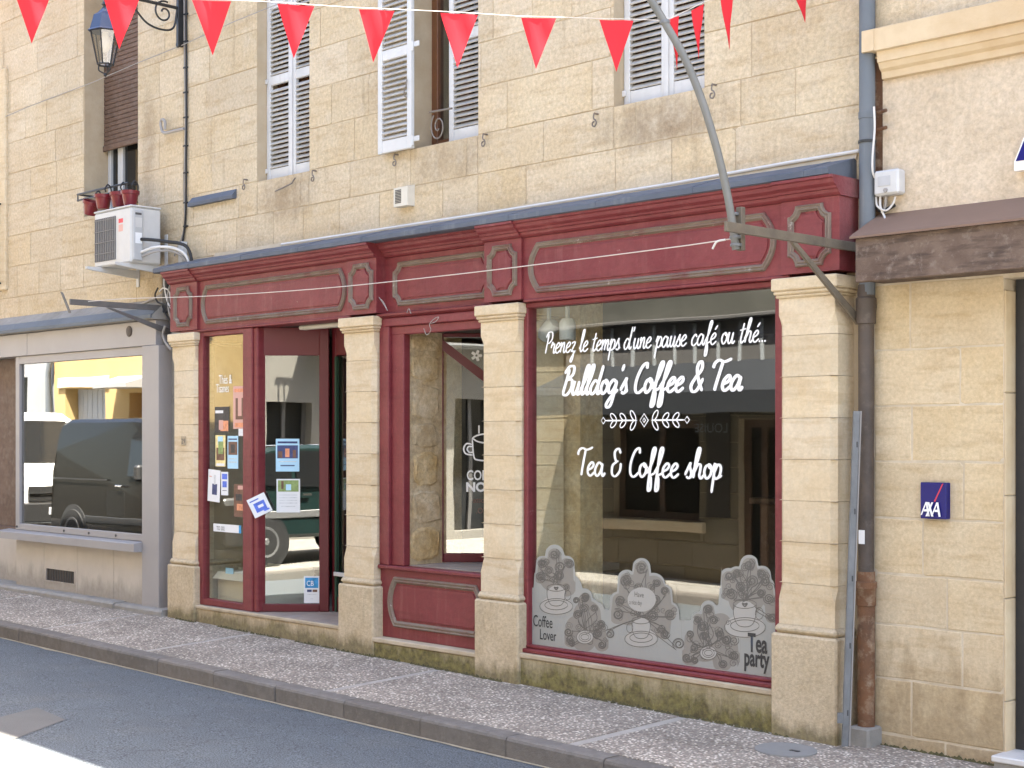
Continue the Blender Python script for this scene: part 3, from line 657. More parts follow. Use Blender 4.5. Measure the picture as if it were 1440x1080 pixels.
def loop_bow(x0, x1, z0, z1, bow):
    pts = []; n = 8; zm = (z0 + z1) / 2; h = (z1 - z0) / 2
    for k in range(n + 1): t = -1 + 2 * k / n; pts.append((x1 - bow * t * t, zm + h * t))
    for k in range(n + 1): t = 1 - 2 * k / n; pts.append((x0 + bow * t * t, zm + h * t))
    return pts
def panel(parent, loop, y, wdt=0.034):
    k = wdt / 0.034; pr = [(0, 0), (0.003, 0.016), (0.008, 0.021), (0.013, 0.015), (0.017, 0.013), (0.021, 0.020), (0.026, 0.018), (0.030, 0.006), (0.034, 0.001)]
    lo = [inset(loop, d * k) for d, h in pr]
    m = MB().rings(lo, [y - 0.0006 - h for d, h in pr], closed_in=False)
    mo = obj('moulding', m, 'worn_moulding', parent)
    l0 = inset(loop, wdt + 0.001); l1 = inset(loop, wdt + 0.014); l2 = inset(loop, wdt + 0.017); l3 = inset(loop, wdt + 0.024)
    obj('raised_panel', MB().rings([l0, l1, l2, l3], [y - 0.001, y - 0.001, y - 0.0075, y - 0.0085]), 'red_paint', parent)
def prect(pxl, pxr, tl, bl, Y):                  # panel rectangle from photo pixels
    return X(pxl, Y), X(pxr, Y), Z(bl[0], bl[1], Y), Z(tl[0], tl[1], Y)
for (a, b) in pil:
    w = b - a; cx = (a + b) / 2; hw = 0.15 if w > 0.33 else w / 2 - 0.045
    panel(FA, loop_notch(cx - hw, cx + hw, 2.80, 3.165, 0.056), -0.20, 0.042)
panel(FA, loop_bow(pil[0][1] + 0.05, pil[1][0] - 0.03, 2.805, 3.155, 0.075), -0.178, 0.044)
panel(FA, loop_notch(pil[1][1] + 0.10, pil[2][0] - 0.02, 2.81, 3.155, 0.06), -0.105, 0.044)
panel(FA, loop_bow(pil[2][1] + 0.055, pil[3][0] - 0.045, 2.80, 3.155, 0.085), -0.178, 0.044)
lead = MB(); lx0, lx1 = -12.17, -4.845
lead.prism([(0.0, 3.44), (-0.292, 3.352), (-0.300, 3.345), (-0.300, 3.312), (-0.29, 3.309), (-0.285, 3.3065), (0.0, 3.3065)], lx0, lx1, 'x')
obj('lead_flashing', lead, 'lead', CB)
for i in range(9):
    xx = lx0 + 0.55 + i * 0.82
    obj('lead_seam', MB().prism([(-0.002, 3.441), (-0.293, 3.3545), (-0.3035, 3.346), (-0.3035, 3.311), (-0.295, 3.330), (-0.001, 3.42)], xx, xx + 0.05, 'x'), 'lead', CB)
# white conduit lying above the flashing
obj('conduit', MB().tube([(X(395, -.02) , -.012, 3.452), (-8, -.012, 3.447), (-6.2, -.014, 3.452), (-5.3, -.012, 3.47), (-4.82, -.012, 3.474)], 0.011, 8), 'cable_white', CB)
obj('fillet', MB().prism([(0.0, 3.47), (-0.022, 3.43), (0.0, 3.42)], -11.6, -4.84, 'x'), 'ledge_stone', CB)
for pts in ([(596, 462), (600, 471), (606, 464), (604, 456), (611, 448), (617, 446), (613, 452), (606, 455)], [(533, 418), (537, 424), (541, 430), (545, 437), (540, 426), (536, 421)], [(572, 440), (575, 434), (578, 441)]):
    obj('wire_end', MB().tube(bez([at(x_, y_, -.19) for x_, y_ in pts], 4), .0028, 5), 'cable_grey', FA)
# dark moss and grime sitting in the angle of wall and pavement
mg = MB()
for i in range(900):
    x_ = R.uniform(-12.05, -3.95); yf_ = -.235 if any(a - .01 < x_ < b + .01 for a, b in caps) else (-.003 if x_ > -4.72 else -.222)
    if -4.84 < x_ < -4.7: continue
    if noise.noise((x_ * 1.7, 5, 2)) < -.12: continue
    r_ = R.uniform(.006, .020); z_ = zp(x_, yf_); n_ = 7; cx_, cy_ = x_, yf_ - r_ * .2
    vs = [(cx_ + r_ * 1.5 * math.cos(6.283 * k / n_) * R.uniform(.7, 1.2), cy_ + r_ * .8 * math.sin(6.283 * k / n_) * R.uniform(.7, 1.2), z_ - .004) for k in range(n_)] + [(cx_ + R.uniform(-.3, .3) * r_, cy_, z_ + r_ * R.uniform(.4, 1.3))]
    mg.add(vs, [(k, (k + 1) % n_, n_) for k in range(n_)], True)
mat('moss', (.045, .04, .018), .95, (.10, .085, .03), 40.0, .8)
tag(obj('moss', mg, 'moss'), 'dark moss and grime along the foot of the shop front', 'moss', kind='stuff')
# --- bay plinths
def plinth(x0, x1, y, zt, m, ledge=0.035):
    g = zw((x0 + x1) / 2) - 0.2
    o = obj('plinth', B1(x0, x1, y, 0.3, g, zt - ledge, 0.006), m, CB)
    obj('ledge', B1(x0 + .001, x1 - .001, y - 0.012, 0.3, zt - ledge + .0005, zt, 0.006), 'ledge_stone', o); return o
plinth(caps[0][1] - 0.05, caps[1][0] + 0.02, -0.20, 0.285, 'plinth_stone', 0.03)
plinth(caps[1][1] - 0.02, caps[2][0] + 0.02, -0.215, 0.238, 'mossy_stone')
plinth(caps[2][1] - 0.02, caps[3][0] + 0.02, -0.20, 0.282, 'mossy_stone')
# tiled threshold of the entrance and sill of the recess
th = obj('threshold', B1(-11.5, caps[1][0] - .005, -0.19, 1.2, 0.2, 0.2865), 'tile_grout', CB)
for i in range(10):
    for j in range(5):
        xa = -10.95 + i * 0.152; ya = -0.18 + j * 0.152
        obj('tile', B1(xa, xa + 0.148, ya, ya + 0.148, 0.28, 0.2885, 0.001), 'tile_floor', th)
# --- bay 3: the large window
YG = -0.10
wf = MB(); xa, xb = caps[2][1] - 0.03, caps[3][0] + 0.04
gl0, gl1 = X(748.5, YG), X(1095.5, YG); zg0, zg1 = 0.335, 2.705
wf.box(xa, gl0, YG - 0.045, YG + 0.05, 0.30, fb - .023, 0.006); wf.box(gl1, xb, YG - 0.045, YG + 0.05, 0.30, fb - .023, 0.006)
wf.box(xa + .001, xb - .001, YG - 0.05, YG + 0.05, zg1, fb - .0235, 0.006)
wf.box(xa + .001, xb - .001, YG - 0.085, YG + 0.05, 0.283, 0.312, 0.006); wf.box(xa + .002, xb - .002, YG - 0.05, YG + 0.051, 0.3122, zg0, 0.006)
BW = obj('shop_window', wf, 'red_paint', CB)
obj('pane', B1(gl0 - .01, gl1 + .01, YG, YG + 0.006, zg0 - .01, zg1 + .01), 'glass_shop', BW)
# --- bay 1: side light, angled light, recessed door
Y1 = -0.13
sl = MB(); x0 = caps[0][1] - 0.03; xg0, xg1 = X(290, Y1), X(347, Y1); xp = X(366, Y1)
sl.box(x0, xg0, Y1 - .035, Y1 + .04, 0.288, fb - .0225, 0.005)
sl.box(xg1, xp - 0.06, Y1 - .045, Y1 + .05, 0.288, fb - .0225, 0.008); sl.box(xp - 0.0595, xp, Y1 - .03, Y1 + .06, 0.2885, fb - .023, 0.01)
sl.box(xg0 + .0005, xg1 - .0005, Y1 - .035, Y1 + .04, 0.2882, 0.345, 0.005); sl.box(xg0 + .0005, xg1 - .0005, Y1 - .035, Y1 + .04, 2.70, fb - .023, 0.005)
SL = obj('side_window', sl, 'red_paint', CB)
obj('pane', B1(xg0 - .01, xg1 + .01, Y1, Y1 + .006, 0.33, 2.71), 'glass_shop', SL)
ANG = math.atan2(B, A); P0 = Vector((X(361, Y1), Y1, 0)); D1 = -B * P0.x + A * (P0.y - CAM[1])
def s1(px): return (px - 361) / F * D1           # distance along the angled light
def z1(py): return CAM[2] + (HZ - py) / F * D1
al = MB()
al.box(0, s1(366), -0.02, 0.03, 0.2885, fb - .023, 0.003); al.box(s1(449.5), s1(463), -0.025, 0.035, 0.2885, fb - .023, 0.005)
al.box(s1(366) + .0005, s1(449.5) - .0005, -0.02, 0.03, 0.289, z1(849), 0.004); al.box(s1(366) + .0005, s1(449.5) - .0005, -0.012, 0.03, z1(500), fb - .0235, 0.004)
AL = obj('angled_window', al.xf(P0, ANG), 'dark_red_paint', CB)
obj('pane', B1(s1(364), s1(451), 0.0, 0.006, z1(852), z1(497)).xf(P0, ANG), 'glass_door', AL)
PE = P0 + Vector((A * s1(463), B * s1(463), 0))
dm = MB(); dy = PE.y + 0.03
dm.box(PE.x + 0.0, PE.x + 0.05, dy, dy + 0.05, 0.289, fb - .024, 0.004); dm.box(PE.x + 1.0, PE.x + 1.06, dy, dy + 0.05, 0.289, fb - .024, 0.004)
dm.box(PE.x + .051, PE.x + .999, dy, dy + 0.05, 2.50, fb - .0245, 0.004); dm.box(PE.x + .051, PE.x + .999, dy, dy + 0.05, 0.29, 0.42, 0.004)
DR = obj('door', dm, 'dark_red_paint', CB)
obj('pane', B1(PE.x + 0.045, PE.x + 1.005, dy + 0.02, dy + 0.026, 0.41, 2.51), 'glass_door', DR)
obj('push_bar', B1(PE.x + 0.055, PE.x + 0.99, dy - 0.03, dy - 0.01, 0.60, 0.635, 0.004), 'white_plastic', DR)
obj('rubber_edge', B1(PE.x + 0.0505, PE.x + 0.075, dy - 0.012, dy + 0.018, 0.291, 2.49), 'green_curtain', DR)
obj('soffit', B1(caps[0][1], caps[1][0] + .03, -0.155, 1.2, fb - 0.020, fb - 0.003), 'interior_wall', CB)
obj('soffit_trim', B1(X(430, .1), caps[1][0] + .02, 0.02, 0.10, fb - 0.055, fb - 0.0205, 0.01), 'cream_plastic', CB)
# --- bay 2: framed recess with rubble jamb and angled glass
Y2 = -0.14
bx0, bx1 = caps[1][1] - 0.03, caps[2][0] + 0.05; ox0 = X(566, Y2); zh = Z(567, 470, Y2); zsil = 0.80
cs = MB()
for k, (dx, dyy) in enumerate(((0.0, 0.0), (0.07, -0.018), (0.135, 0.012))):
    a = bx0 + dx + (.0006 if k else 0); b_ = bx0 + (0.07, 0.135, ox0 - bx0)[k]
    cs.box(a, b_, Y2 + dyy, Y2 + 0.08, zsil + .001, zh + (0.13, 0.066, 0.02)[k], 0.006)
for z0_, z1_, dyy in ((zh + 0.1305, fb - .0225, 0.0), (zh + 0.0665, zh + 0.13, -0.016), (zh + .0, zh + 0.066, 0.008)):
    cs.box(bx0 + (0.0 if dyy == 0 else 0.0705 if dyy < 0 else 0.1355), bx1, Y2 + dyy, Y2 + 0.082, z0_, z1_, 0.006)
R2 = obj('display_recess', cs, 'red_paint', CB)
obj('head_moulding', MB().prism([(Y2 - .002, zh + .135), (Y2 - .03, zh + .15), (Y2 - .034, zh + .165), (Y2 - .002, zh + .175)], bx0, bx1, 'x'), 'red_paint', R2)
pm = MB().box(bx0, bx1, Y2 + 0.012, Y2 + 0.08, 0.2385, zsil - 0.03, 0.004)
obj('lower_panel', pm, 'red_paint', R2)
panel(R2, loop_bow(bx0 + 0.10, bx1 - 0.05, 0.325, 0.715, 0.075), Y2 + 0.012, 0.05)
obj('sill_edge', B1(bx0, bx1, Y2 - 0.02, Y2 + 0.08, zsil - 0.0295, zsil, 0.006), 'red_paint', R2)
sb = obj('sill', B1(bx0 + .05, bx1, Y2 + 0.0805, 1.3, zsil - 0.05, zsil + 0.002), 'tile_grout', R2)
for i in range(7):
    for j in range(6):
        obj('tile', B1(-8.80 + i * .15, -8.80 + i * .15 + .146, Y2 + .083 + j * .15, Y2 + .083 + j * .15 + .146, zsil - .01, zsil + .006, 0.001), 'tile_floor', sb)
Q0 = Vector((X(611, 0.26), 0.26, 0)); D2 = -B * Q0.x + A * (Q0.y - CAM[1])
jm = obj('jamb', B1(ox0 - 0.25, ox0 - 0.024, Y2 + 0.081, 0.5, zsil + .002, zh + 0.05), 'rubble', R2)
zz = zsil + 0.02
while zz < zh:                                    # rubble stones of the jamb face
    hh = R.uniform(0.16, 0.30); z9 = min(zz + hh, zh + .01)
    splits = [Y2 + 0.09, R.uniform(0.02, 0.10), 0.30] if R.random() < .35 else [Y2 + 0.10 + R.uniform(-.01, .02), 0.27 + R.uniform(-.03, .03)]
    for ya, yb in zip(splits, splits[1:]):
        m = MB(); n = 14; lo = []
        for k in range(n):
            t = 2 * math.pi * (k + .5) / n; cyy, czz = (ya + yb) / 2, (zz + z9) / 2; e = 1 / max(abs(math.cos(t)), abs(math.sin(t)))
            e = 0.9 * e + 0.1; q_ = R.uniform(.86, .99); lo.append((cyy + (yb - ya) / 2 * .97 * e * math.cos(t) * q_, czz + (z9 - zz) / 2 * .97 * e * math.sin(t) * q_))
        cyy = sum(p[0] for p in lo) / n; czz = sum(p[1] for p in lo) / n
        vs = [(ox0 - 0.03, p[0], p[1]) for p in lo] + [(ox0 - 0.020, p[0], p[1]) for p in lo] + [(ox0 - 0.014 + R.uniform(-.005, .006), cyy + (p[0] - cyy) * .88, czz + (p[1] - czz) * .9) for p in lo]
        fs = [(r * n + k, r * n + (k + 1) % n, (r + 1) * n + (k + 1) % n, (r + 1) * n + k) for r in (0, 1) for k in range(n)] + [tuple(range(2 * n, 3 * n))]
        m.add(vs, fs); obj('rubble_stone', m, 'rubble', jm)
    zz = z9 + 0.012
def s2(px): return (px - 611) / F * D2
def z2(py): return CAM[2] + (HZ - py) / F * D2
gw = MB()
gw.box(0, s2(624), -0.02, 0.05, zsil + .007, zh + .03, 0.004); gw.box(1.25, 1.32, -0.02, 0.05, zsil + .007, zh + .03, 0.004)
gw.box(s2(624) + .0005, 1.2495, -0.02, 0.05, zsil + .0075, zsil + 0.075, 0.004); gw.box(s2(624) + .0005, 1.2495, -0.02, 0.05, zh - 0.0, zh + .03, 0.004)
# sloping bar of the tilted top light
a0, b0 = (s2(623), z2(478)), (s2(683), z2(524)); dx, dz = b0[0] - a0[0], b0[1] - a0[1]; L_ = math.hypot(dx, dz); kx_, kz_ = dx / L_, dz / L_
e1 = (a0[0] + kx_ * 1.0, a0[1] + kz_ * 1.0)
gw.prism([(a0[0], a0[1]), (a0[0], a0[1] - 0.085), (e1[0], e1[1] - 0.085), e1], -0.026, 0.03, 'y')
GW = obj('angled_window', gw.xf(Q0, ANG), 'dark_red_paint', R2)
obj('pane', B1(s2(622), 1.26, 0.01, 0.016, zsil + .06, zh + .01).xf(Q0, ANG), 'glass_door', GW)
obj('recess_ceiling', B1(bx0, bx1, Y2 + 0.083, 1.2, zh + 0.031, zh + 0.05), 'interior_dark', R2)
# --- room behind the glass
rm = MB()
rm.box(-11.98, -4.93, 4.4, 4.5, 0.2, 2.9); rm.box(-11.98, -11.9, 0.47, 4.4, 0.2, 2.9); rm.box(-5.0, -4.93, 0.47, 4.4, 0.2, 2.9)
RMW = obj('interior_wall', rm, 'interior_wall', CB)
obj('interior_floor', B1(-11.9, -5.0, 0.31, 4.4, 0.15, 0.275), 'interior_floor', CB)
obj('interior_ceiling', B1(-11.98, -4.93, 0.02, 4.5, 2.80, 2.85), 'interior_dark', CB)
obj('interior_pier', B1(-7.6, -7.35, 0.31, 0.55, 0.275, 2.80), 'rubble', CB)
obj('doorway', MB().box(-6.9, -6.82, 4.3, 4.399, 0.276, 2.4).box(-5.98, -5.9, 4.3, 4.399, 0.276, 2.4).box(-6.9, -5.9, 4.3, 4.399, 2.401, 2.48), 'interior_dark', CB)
# ================================================================== left building with the grey shop front
LB = thing('grey_fronted_building', (-17, 0.2, 0), 'cream limestone building with grey metal clad shop window and brown roller blind above', 'building')
LX = -12.134
LOP = [(-14.006, -12.95, 4.055, 6.6), (-16.9, -15.85, 3.42, 5.72)]
lw = wall_sheet(-24, LX, 3.0, 6.75, 0.005, 0.45, LOP)
lw.box(-24, LX, 0.30, 0.45, -0.3, 2.9995); lw.box(-24, LX, 0.0, 0.45, 6.7505, 7.2)
LW = obj('wall', lw, 'limestone_mortar', LB)
ashlar(LW, -17.6, LX, [3.0, 3.33, 3.67, 4.01, 4.36, 4.70, 5.04, 5.38, 5.72, 6.06, 6.40, 6.75], 0.0, 0.14, LOP, 'limestone', 0.45, 1.0, 0.002, c=0.0026)
obj('roof', MB().prism([(-0.42, 7.22), (-0.42, 7.30), (4.6, 9.2), (9.6, 7.3), (9.6, 7.22)], -24, LX - .02, 'x'), 'roof_tile', LB)
obj('window_surround', MB().box(-15.85, -15.70, -0.035, 0.2, 3.42, 5.88, 0.012).box(-16.9, -15.851, -0.034, 0.2, 5.725, 5.87, 0.01), 'dressed_limestone', LW)
fw = obj('window', MB().box(-16.9, -15.851, 0.2, 0.25, 3.42, 5.72), 'brown_wood', LB)
rl = MB()
for z in (3.50, 4.38): rl.tube([(-16.9, -0.08, z), (-15.80, -0.08, z), (-15.80, 0.02, z)], 0.012, 6)
for i in range(9): rl.tube(bez([(-15.82 - i * .12, -0.08, 3.5), (-15.80 - i * .12, -0.10, 3.75), (-15.84 - i * .12, -0.08, 4.1), (-15.82 - i * .12, -0.08, 4.38)], 4), 0.009, 6)
obj('railing', rl, 'black_iron', LB)
# window with the roller blind
a, b, c, d = LOP[0]
zb = Z(150, 213, 0.225)
bl = MB(); pts = [(0.24, d)]; z = d
while z > zb + 0.06: pts += [(0.222, z - 0.006), (0.222, z - 0.040), (0.230, z - 0.043)]; z -= 0.046
pts += [(0.24, zb + .05)]
bl.prism(pts, a + 0.01, b - 0.01, 'x')
BL = obj('roller_blind', bl, 'brown_wood', LB)
obj('bottom_bar', MB().box(a + 0.012, b - 0.012, 0.205, 0.235, zb, zb + 0.058, 0.006), 'brown_wood', BL)
lf = MB()
for xa, xb in ((a, a + 0.06), (a + 0.20, a + 0.30), (b - 0.12, b)): lf.box(xa + .001, xb, 0.27, 0.33, c, d, 0.005)
lf.box(a, b, 0.272, 0.328, c - .01, c + 0.08, 0.005)
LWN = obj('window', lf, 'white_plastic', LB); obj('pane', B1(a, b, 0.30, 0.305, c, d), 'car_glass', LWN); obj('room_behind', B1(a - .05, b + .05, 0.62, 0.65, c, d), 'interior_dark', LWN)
# rail with a row of red pots hooked on it
rz = at(165, 264, -0.03).z
rb = MB().tube([(a + 0.05, -0.10, rz), (b + .0, -0.10, rz)], 0.011, 6).tube([(a + 0.05, -0.10, rz - .06), (b, -0.10, rz - .06)], 0.009, 6)
for xx in (a + 0.06, b - .03): rb.tube([(xx, 0.10, rz), (xx, -0.10, rz), (xx, -0.10, rz - .07)], 0.010, 6)
obj('window_rail', rb, 'black_iron', LB)
pots = [((126, 292), 0.35, 'tilted dark red flower pot hanging at the end of the window rail'), ((145, 284), 0.02, 'dark red flower pot hooked upright next to the tilted pot on the window rail'),
        ((167, 281), 0.0, 'dark red flower pot in the middle of the window rail partly behind its neighbour'), ((183, 279), 0.0, 'dark red flower pot hooked on the window rail against the stone jamb')]
for i, ((px, py), tl, lab) in enumerate(pots):
    yy = -0.19 if i != 2 else -0.15
    p = at(px, py, yy); e = thing('flower_pot', (p.x, p.y, p.z - 0.07), lab, 'flower pot', 'red flower pots on the window rail')
    k = 1.0
    m = MB().lathe((0, 0, 0), [(0.055, 0.0), (0.058, 0.004), (0.078, 0.105), (0.088, 0.107), (0.090, 0.14), (0.084, 0.14), (0.080, 0.11), (0.05, 0.10)], 20)
    hk = MB().tube(bez([(0, 0.075, 0.10), (0, 0.085, 0.20), (0, 0.05, 0.245), (0, 0.02, 0.20), (0, 0.03, 0.17)], 5), 0.008, 6)
    for nm, q, mm in (('pot', m, 'pot_red'), ('hook', hk, 'black_iron')):
        o = obj(nm, q, mm); o.parent = e; o.location = (0, 0, 0)
    e.rotation_euler = (0, tl, 0)
# grey shop front
Y3 = -0.15
sf = MB()
sf.box(-24, -14.955, Y3, 0.05, 2.662, 2.90, 0.004); sf.box(-14.949, -12.367, Y3, 0.05, 2.662, 2.90, 0.004)
SF = obj('fascia', sf, 'grey_cladding', LB)
obj('oval_plate', MB().lathe((X(182, Y3), Y3 - 0.001, Z(182, 466, Y3)), [(0.052, 0.0), (0.052, -0.006), (0.046, -0.010)], 20, 'y'), 'cast_iron', SF)
obj('ledge', MB().prism([(0.0, 3.115), (-0.06, 3.06), (-0.13, 3.015), (-0.20, 2.945), (-0.21, 2.905), (0.0, 2.9005)], -24, -12.33, 'x'), 'concrete', LB)
obj('flashing', MB().prism([(-0.135, 3.018), (-0.205, 2.952), (-0.222, 2.945), (-0.222, 2.912), (-0.2105, 2.912), (-0.21, 2.94), (-0.135, 3.006)], -24, -12.34, 'x'), 'zinc_pipe', LB)
pf = MB().box(-12.60, -12.30, Y3 - 0.01, 0.32, 0.12, 2.66, 0.004)
obj('pier', pf, 'grey_cladding', LB)
obj('side_panel', B1(-12.2995, -12.14, -0.02, 0.3, 0.1, 3.0), 'concrete', LB)
fr = MB(); gx0, gx1, gz0, gz1 = -15.17, -12.60, 0.866, 2.577; yq = -0.10
fr.box(-15.255, gx0, yq - .03, yq + .05, 0.80, 2.661, 0.004); fr.box(gx0 + .0005, gx1, yq - .03, yq + .05, gz1, 2.6605, 0.004); fr.box(gx0 + .0005, gx1, yq - .03, yq + .05, 0.80, gz0, 0.004)
SW = obj('shop_window', fr, 'grey_cladding', LB)
obj('pane', B1(gx0 - .01, gx1 + .01, yq, yq + .006, gz0 - .01, gz1 + .01), 'glass_coated', SW)
for px in (24, 90, 125, 163): obj('screw', MB().lathe((X(px, yq - .03), yq - .03, 0.832), [(0.013, 0.0), (0.013, -0.006)], 10, 'y'), 'ink_dark', SW)
obj('sill', MB().prism([(-0.10, 0.80), (-0.24, 0.785), (-0.245, 0.78), (-0.245, 0.705), (-0.10, 0.70)], -15.47, -12.601, 'x'), 'grey_cladding', LB)
bx = [-15.25, X(62.5, -.12), X(110, -.12), X(160.6, -.12), -12.601]
bk = obj('stall_riser', B1(-15.25, -12.601, -0.115, 0.05, 0.05, 0.7), 'concrete', LB)
gv = (X(66, -.12), X(105.5, -.12), 0.30, 0.425)
for xa, xb in zip(bx, bx[1:]):
    m = MB()
    for r in subtract([(xa + .003, xb - .003, 0.1, 0.699)], gv): m.box(r[0], r[1], -0.125, -0.1152, r[2], r[3], 0.001)
    obj('cladding_panel', m, 'stone_cladding', bk)
gr = MB().box(gv[0], gv[1], -0.1165, -0.1155, gv[2], gv[3])
obj('vent_recess', gr, 'ink_dark', bk)
gm = MB()
for (p, q, r, s_) in ((gv[0] - .015, gv[1] + .015, gv[3], gv[3] + .015), (gv[0] - .015, gv[1] + .015, gv[2] - .015, gv[2]), (gv[0] - .015, gv[0], gv[2], gv[3]), (gv[1], gv[1] + .015, gv[2], gv[3])): gm.box(p, q, -0.130, -0.1255, r, s_)
obj('vent_frame', gm, 'stone_cladding', bk)
for i in range(11): xx = gv[0] + (gv[1] - gv[0]) * (i + .5) / 11; obj('vent_bar', B1(xx - .004, xx + .004, -0.122, -0.1170, gv[2], gv[3]), 'cast_iron', bk)
sp_ = obj('step', MB().prism([(-0.27, -0.1), (-0.27, 0.185), (-0.25, 0.205), (0.1, 0.21), (0.1, -0.1)], -24, -12.95, 'x').prism([(-0.255, -0.1), (-0.255, 0.175), (-0.24, 0.195), (0.1, 0.20), (0.1, -0.1)], -12.948, -12.10, 'x'), 'concrete', LB)
dw = MB().box(-17, -15.42, 0.10, 0.16, 0.70, 2.66).box(-15.40, -15.34, 0.06, 0.16, 0.70, 2.66, .004).box(-15.33, -15.256, 0.0, 0.16, 0.80, 2.66, .004).box(-17, -15.256, 0.02, 0.16, 0.74, 0.80, .004)
obj('shop_door', dw, 'brown_wood', LB); obj('door_base', B1(-17, -15.256, 0.03, 0.16, 0.1, 0.739), 'stone_cladding', LB)
obj('shop_interior', MB().box(-15.3, -12.4, 2.2, 2.25, 0.2, 2.66).box(-15.3, -12.4, 0.31, 2.2, 0.1, 0.21), 'interior_dark', LB)
obj('counter_card', B1(X(147, 0.0), X(172, 0.0), 0.02, 0.03, Z(150, 725, 0), Z(150, 690, 0)), 'paper', LB)
# ================================================================== air conditioner
ya = -0.42; p = at(132.6, 377, ya); q = at(184, 290, ya)
ax0, ax1 = p.x, at(184, 340, ya).x; az0, az1 = at(132.6, 377, ya).z, at(132.6, 301, ya).z; yb_ = -0.10
AC = thing('air_conditioner', ((ax0 + ax1) / 2, -0.25, az0), 'white air conditioner outdoor unit hung on the stone wall below the flower pots', 'air conditioner')
gx = at(163, 340, ya).x
body = MB().box(ax0, ax1, ya, yb_, az0, az1, 0.014)
obj('casing', body, 'white_plastic', AC)
obj('grille_back', B1(ax0 + 0.02, gx, ya - 0.002, ya - .0005, az0 + 0.05, az1 - 0.06), 'ac_dark', AC)
for i in range(12): xx = ax0 + 0.03 + (gx - ax0 - 0.04) * i / 11; obj('grille_bar', B1(xx - 0.006, xx + 0.006, ya - 0.010, ya - 0.0022, az0 + 0.05, az1 - 0.06), 'ac_fin', AC)
for i in range(4): zz = az0 + 0.12 + i * 0.105; obj('grille_rib', B1(ax0 + 0.02, gx, ya - 0.013, ya - 0.0105, zz, zz + 0.006), 'ac_fin', AC)
obj('maker_label', MB().box(gx + .05, gx + .13, ya - .0012, ya - .0004, az1 - .135, az1 - .095), 'sign_red', AC)
obj('rating_label', MB().box(gx + .05, gx + .13, ya - .0012, ya - .0004, az1 - .215, az1 - .15), 'paper_pink', AC)
obj('top_lid', B1(ax0 - .004, ax1 + .006, ya - .006, yb_, az1 + .0005, az1 + .018, 0.006), 'white_plastic', AC)
vp = MB().box(ax1 + .0005, ax1 + .028, ya + .012, ya + .115, az0 + 0.02, az1 - 0.03, 0.008)
cvr = obj('valve_cover', vp, 'ac_grey', AC)
for (y0_, y1_, z0_, z1_, mm) in ((ya + .03, ya + .095, az1 - .075, az1 - .055, 'ac_dark'), (ya + .03, ya + .10, az1 - .19, az1 - .10, 'white_plastic'), (ya + .03, ya + .10, az1 - .34, az1 - .24, 'paper')):
    obj('cover_detail', B1(ax1 + .0285, ax1 + .030, y0_, y1_, z0_, z1_), mm, cvr)
for xx in (ax0 + 0.10, ax1 - 0.06):
    br = MB()
    br.prism([(-0.015, az0 - .002), (-0.56, az0 - .002), (-0.56, az0 - .024), (-0.50, az0 - .034), (-0.08, az0 - .075), (-0.015, az0 - .08)], xx - .02, xx + .02, 'x')
    br.box(xx - .022, xx + .022, -0.015, -0.002, az0 - 0.16, az0 + 0.30, 0.002)
    obj('bracket', br, 'white_plastic', AC)
obj('feet', MB().box(ax0 + .08, ax0 + .14, ya + .03, yb_ - .02, az0 - .001, az0 + .004).box(ax1 - .1, ax1 - .04, ya + .03, yb_ - .02, az0 - .001, az0 + .004), 'ac_grey', AC)
def run(name, pts, r, m, parent, n=6): return obj(name, MB().tube(bez(pts, n), r, 8), m, parent)
xr = ax1 + .03
run('pipe', [(xr, ya + .09, az1 - .30), (xr + .10, ya + .13, az1 - .31), (xr + .22, -.2, az1 - .33), (xr + .40, -.10, az1 - .38), (xr + .46, -.07, az1 - .55), (xr + .48, -.06, az1 - .75)], 0.016, 'black_rubber', AC)
run('pipe', [(xr, ya + .09, az1 - .42), (xr + .15, ya + .16, az1 - .38), (xr + .30, -.14, az1 - .40), (xr + .40, -.08, az1 - .50), (xr + .42, -.06, az1 - .75)], 0.014, 'cable_white', AC)
run('pipe', [(xr, ya + .10, az1 - .46), (xr + .14, ya + .16, az1 - .42), (xr + .26, -.15, az1 - .42), (xr + .36, -.07, az1 - .52), (xr + .37, -.05, az1 - .74)], 0.012, 'cable_grey', AC)
run('drain_hose', [(ax1 - .0, -.08, az0), (ax1 + .02, -.06, az0 - .10), (ax1 + .0, -.04, az0 - .24), (ax1 - .2, -.04, az0 - .29), (ax1 - .7, -.04, az0 - .36), (ax1 - 1.6, -.05, az0 - .38)], 0.012, 'cable_grey', AC)
obj('pipe_trunking', B1(xr + .20, xr + .27, -.06, -.003, az0 - .02, az1 - .32, 0.005), 'white_plastic', AC)
# tangle of cables at the junction of the two buildings
cb = thing('cable_bundle', (-12.08, -0.1, 2.6), 'tangle of black and grey cables hanging beside the first red fascia panel', 'cables')
for pts, r, mm in (
    ([(236, 372), (240, 395), (236, 415), (238, 440), (244, 452)], .010, 'cable_grey'), ([(233, 380), (231, 400), (236, 425), (245, 440)], .009, 'cable_white'),
    ([(222, 405), (218, 415), (222, 425), (232, 428), (240, 432)], .009, 'black_rubber'), ([(228, 430), (235, 445), (242, 455)], .008, 'black_rubber'),
    ([(232, 458), (229, 470), (232, 480), (236, 486), (241, 492)], .013, 'cable_grey'), ([(224, 410), (230, 405), (238, 410), (240, 425), (243, 436)], .007, 'cable_white')):
    obj('cable', MB().tube(bez([at(x_, y_, -.10) for x_, y_ in pts], 5), r, 6), mm, cb)
obj('junction', B1(at(234, 400, -.05).x, at(241, 400, -.05).x, -.10, -.01, at(236, 440, -.05).z, at(236, 385, -.05).z, .01), 'black_rubber', cb)
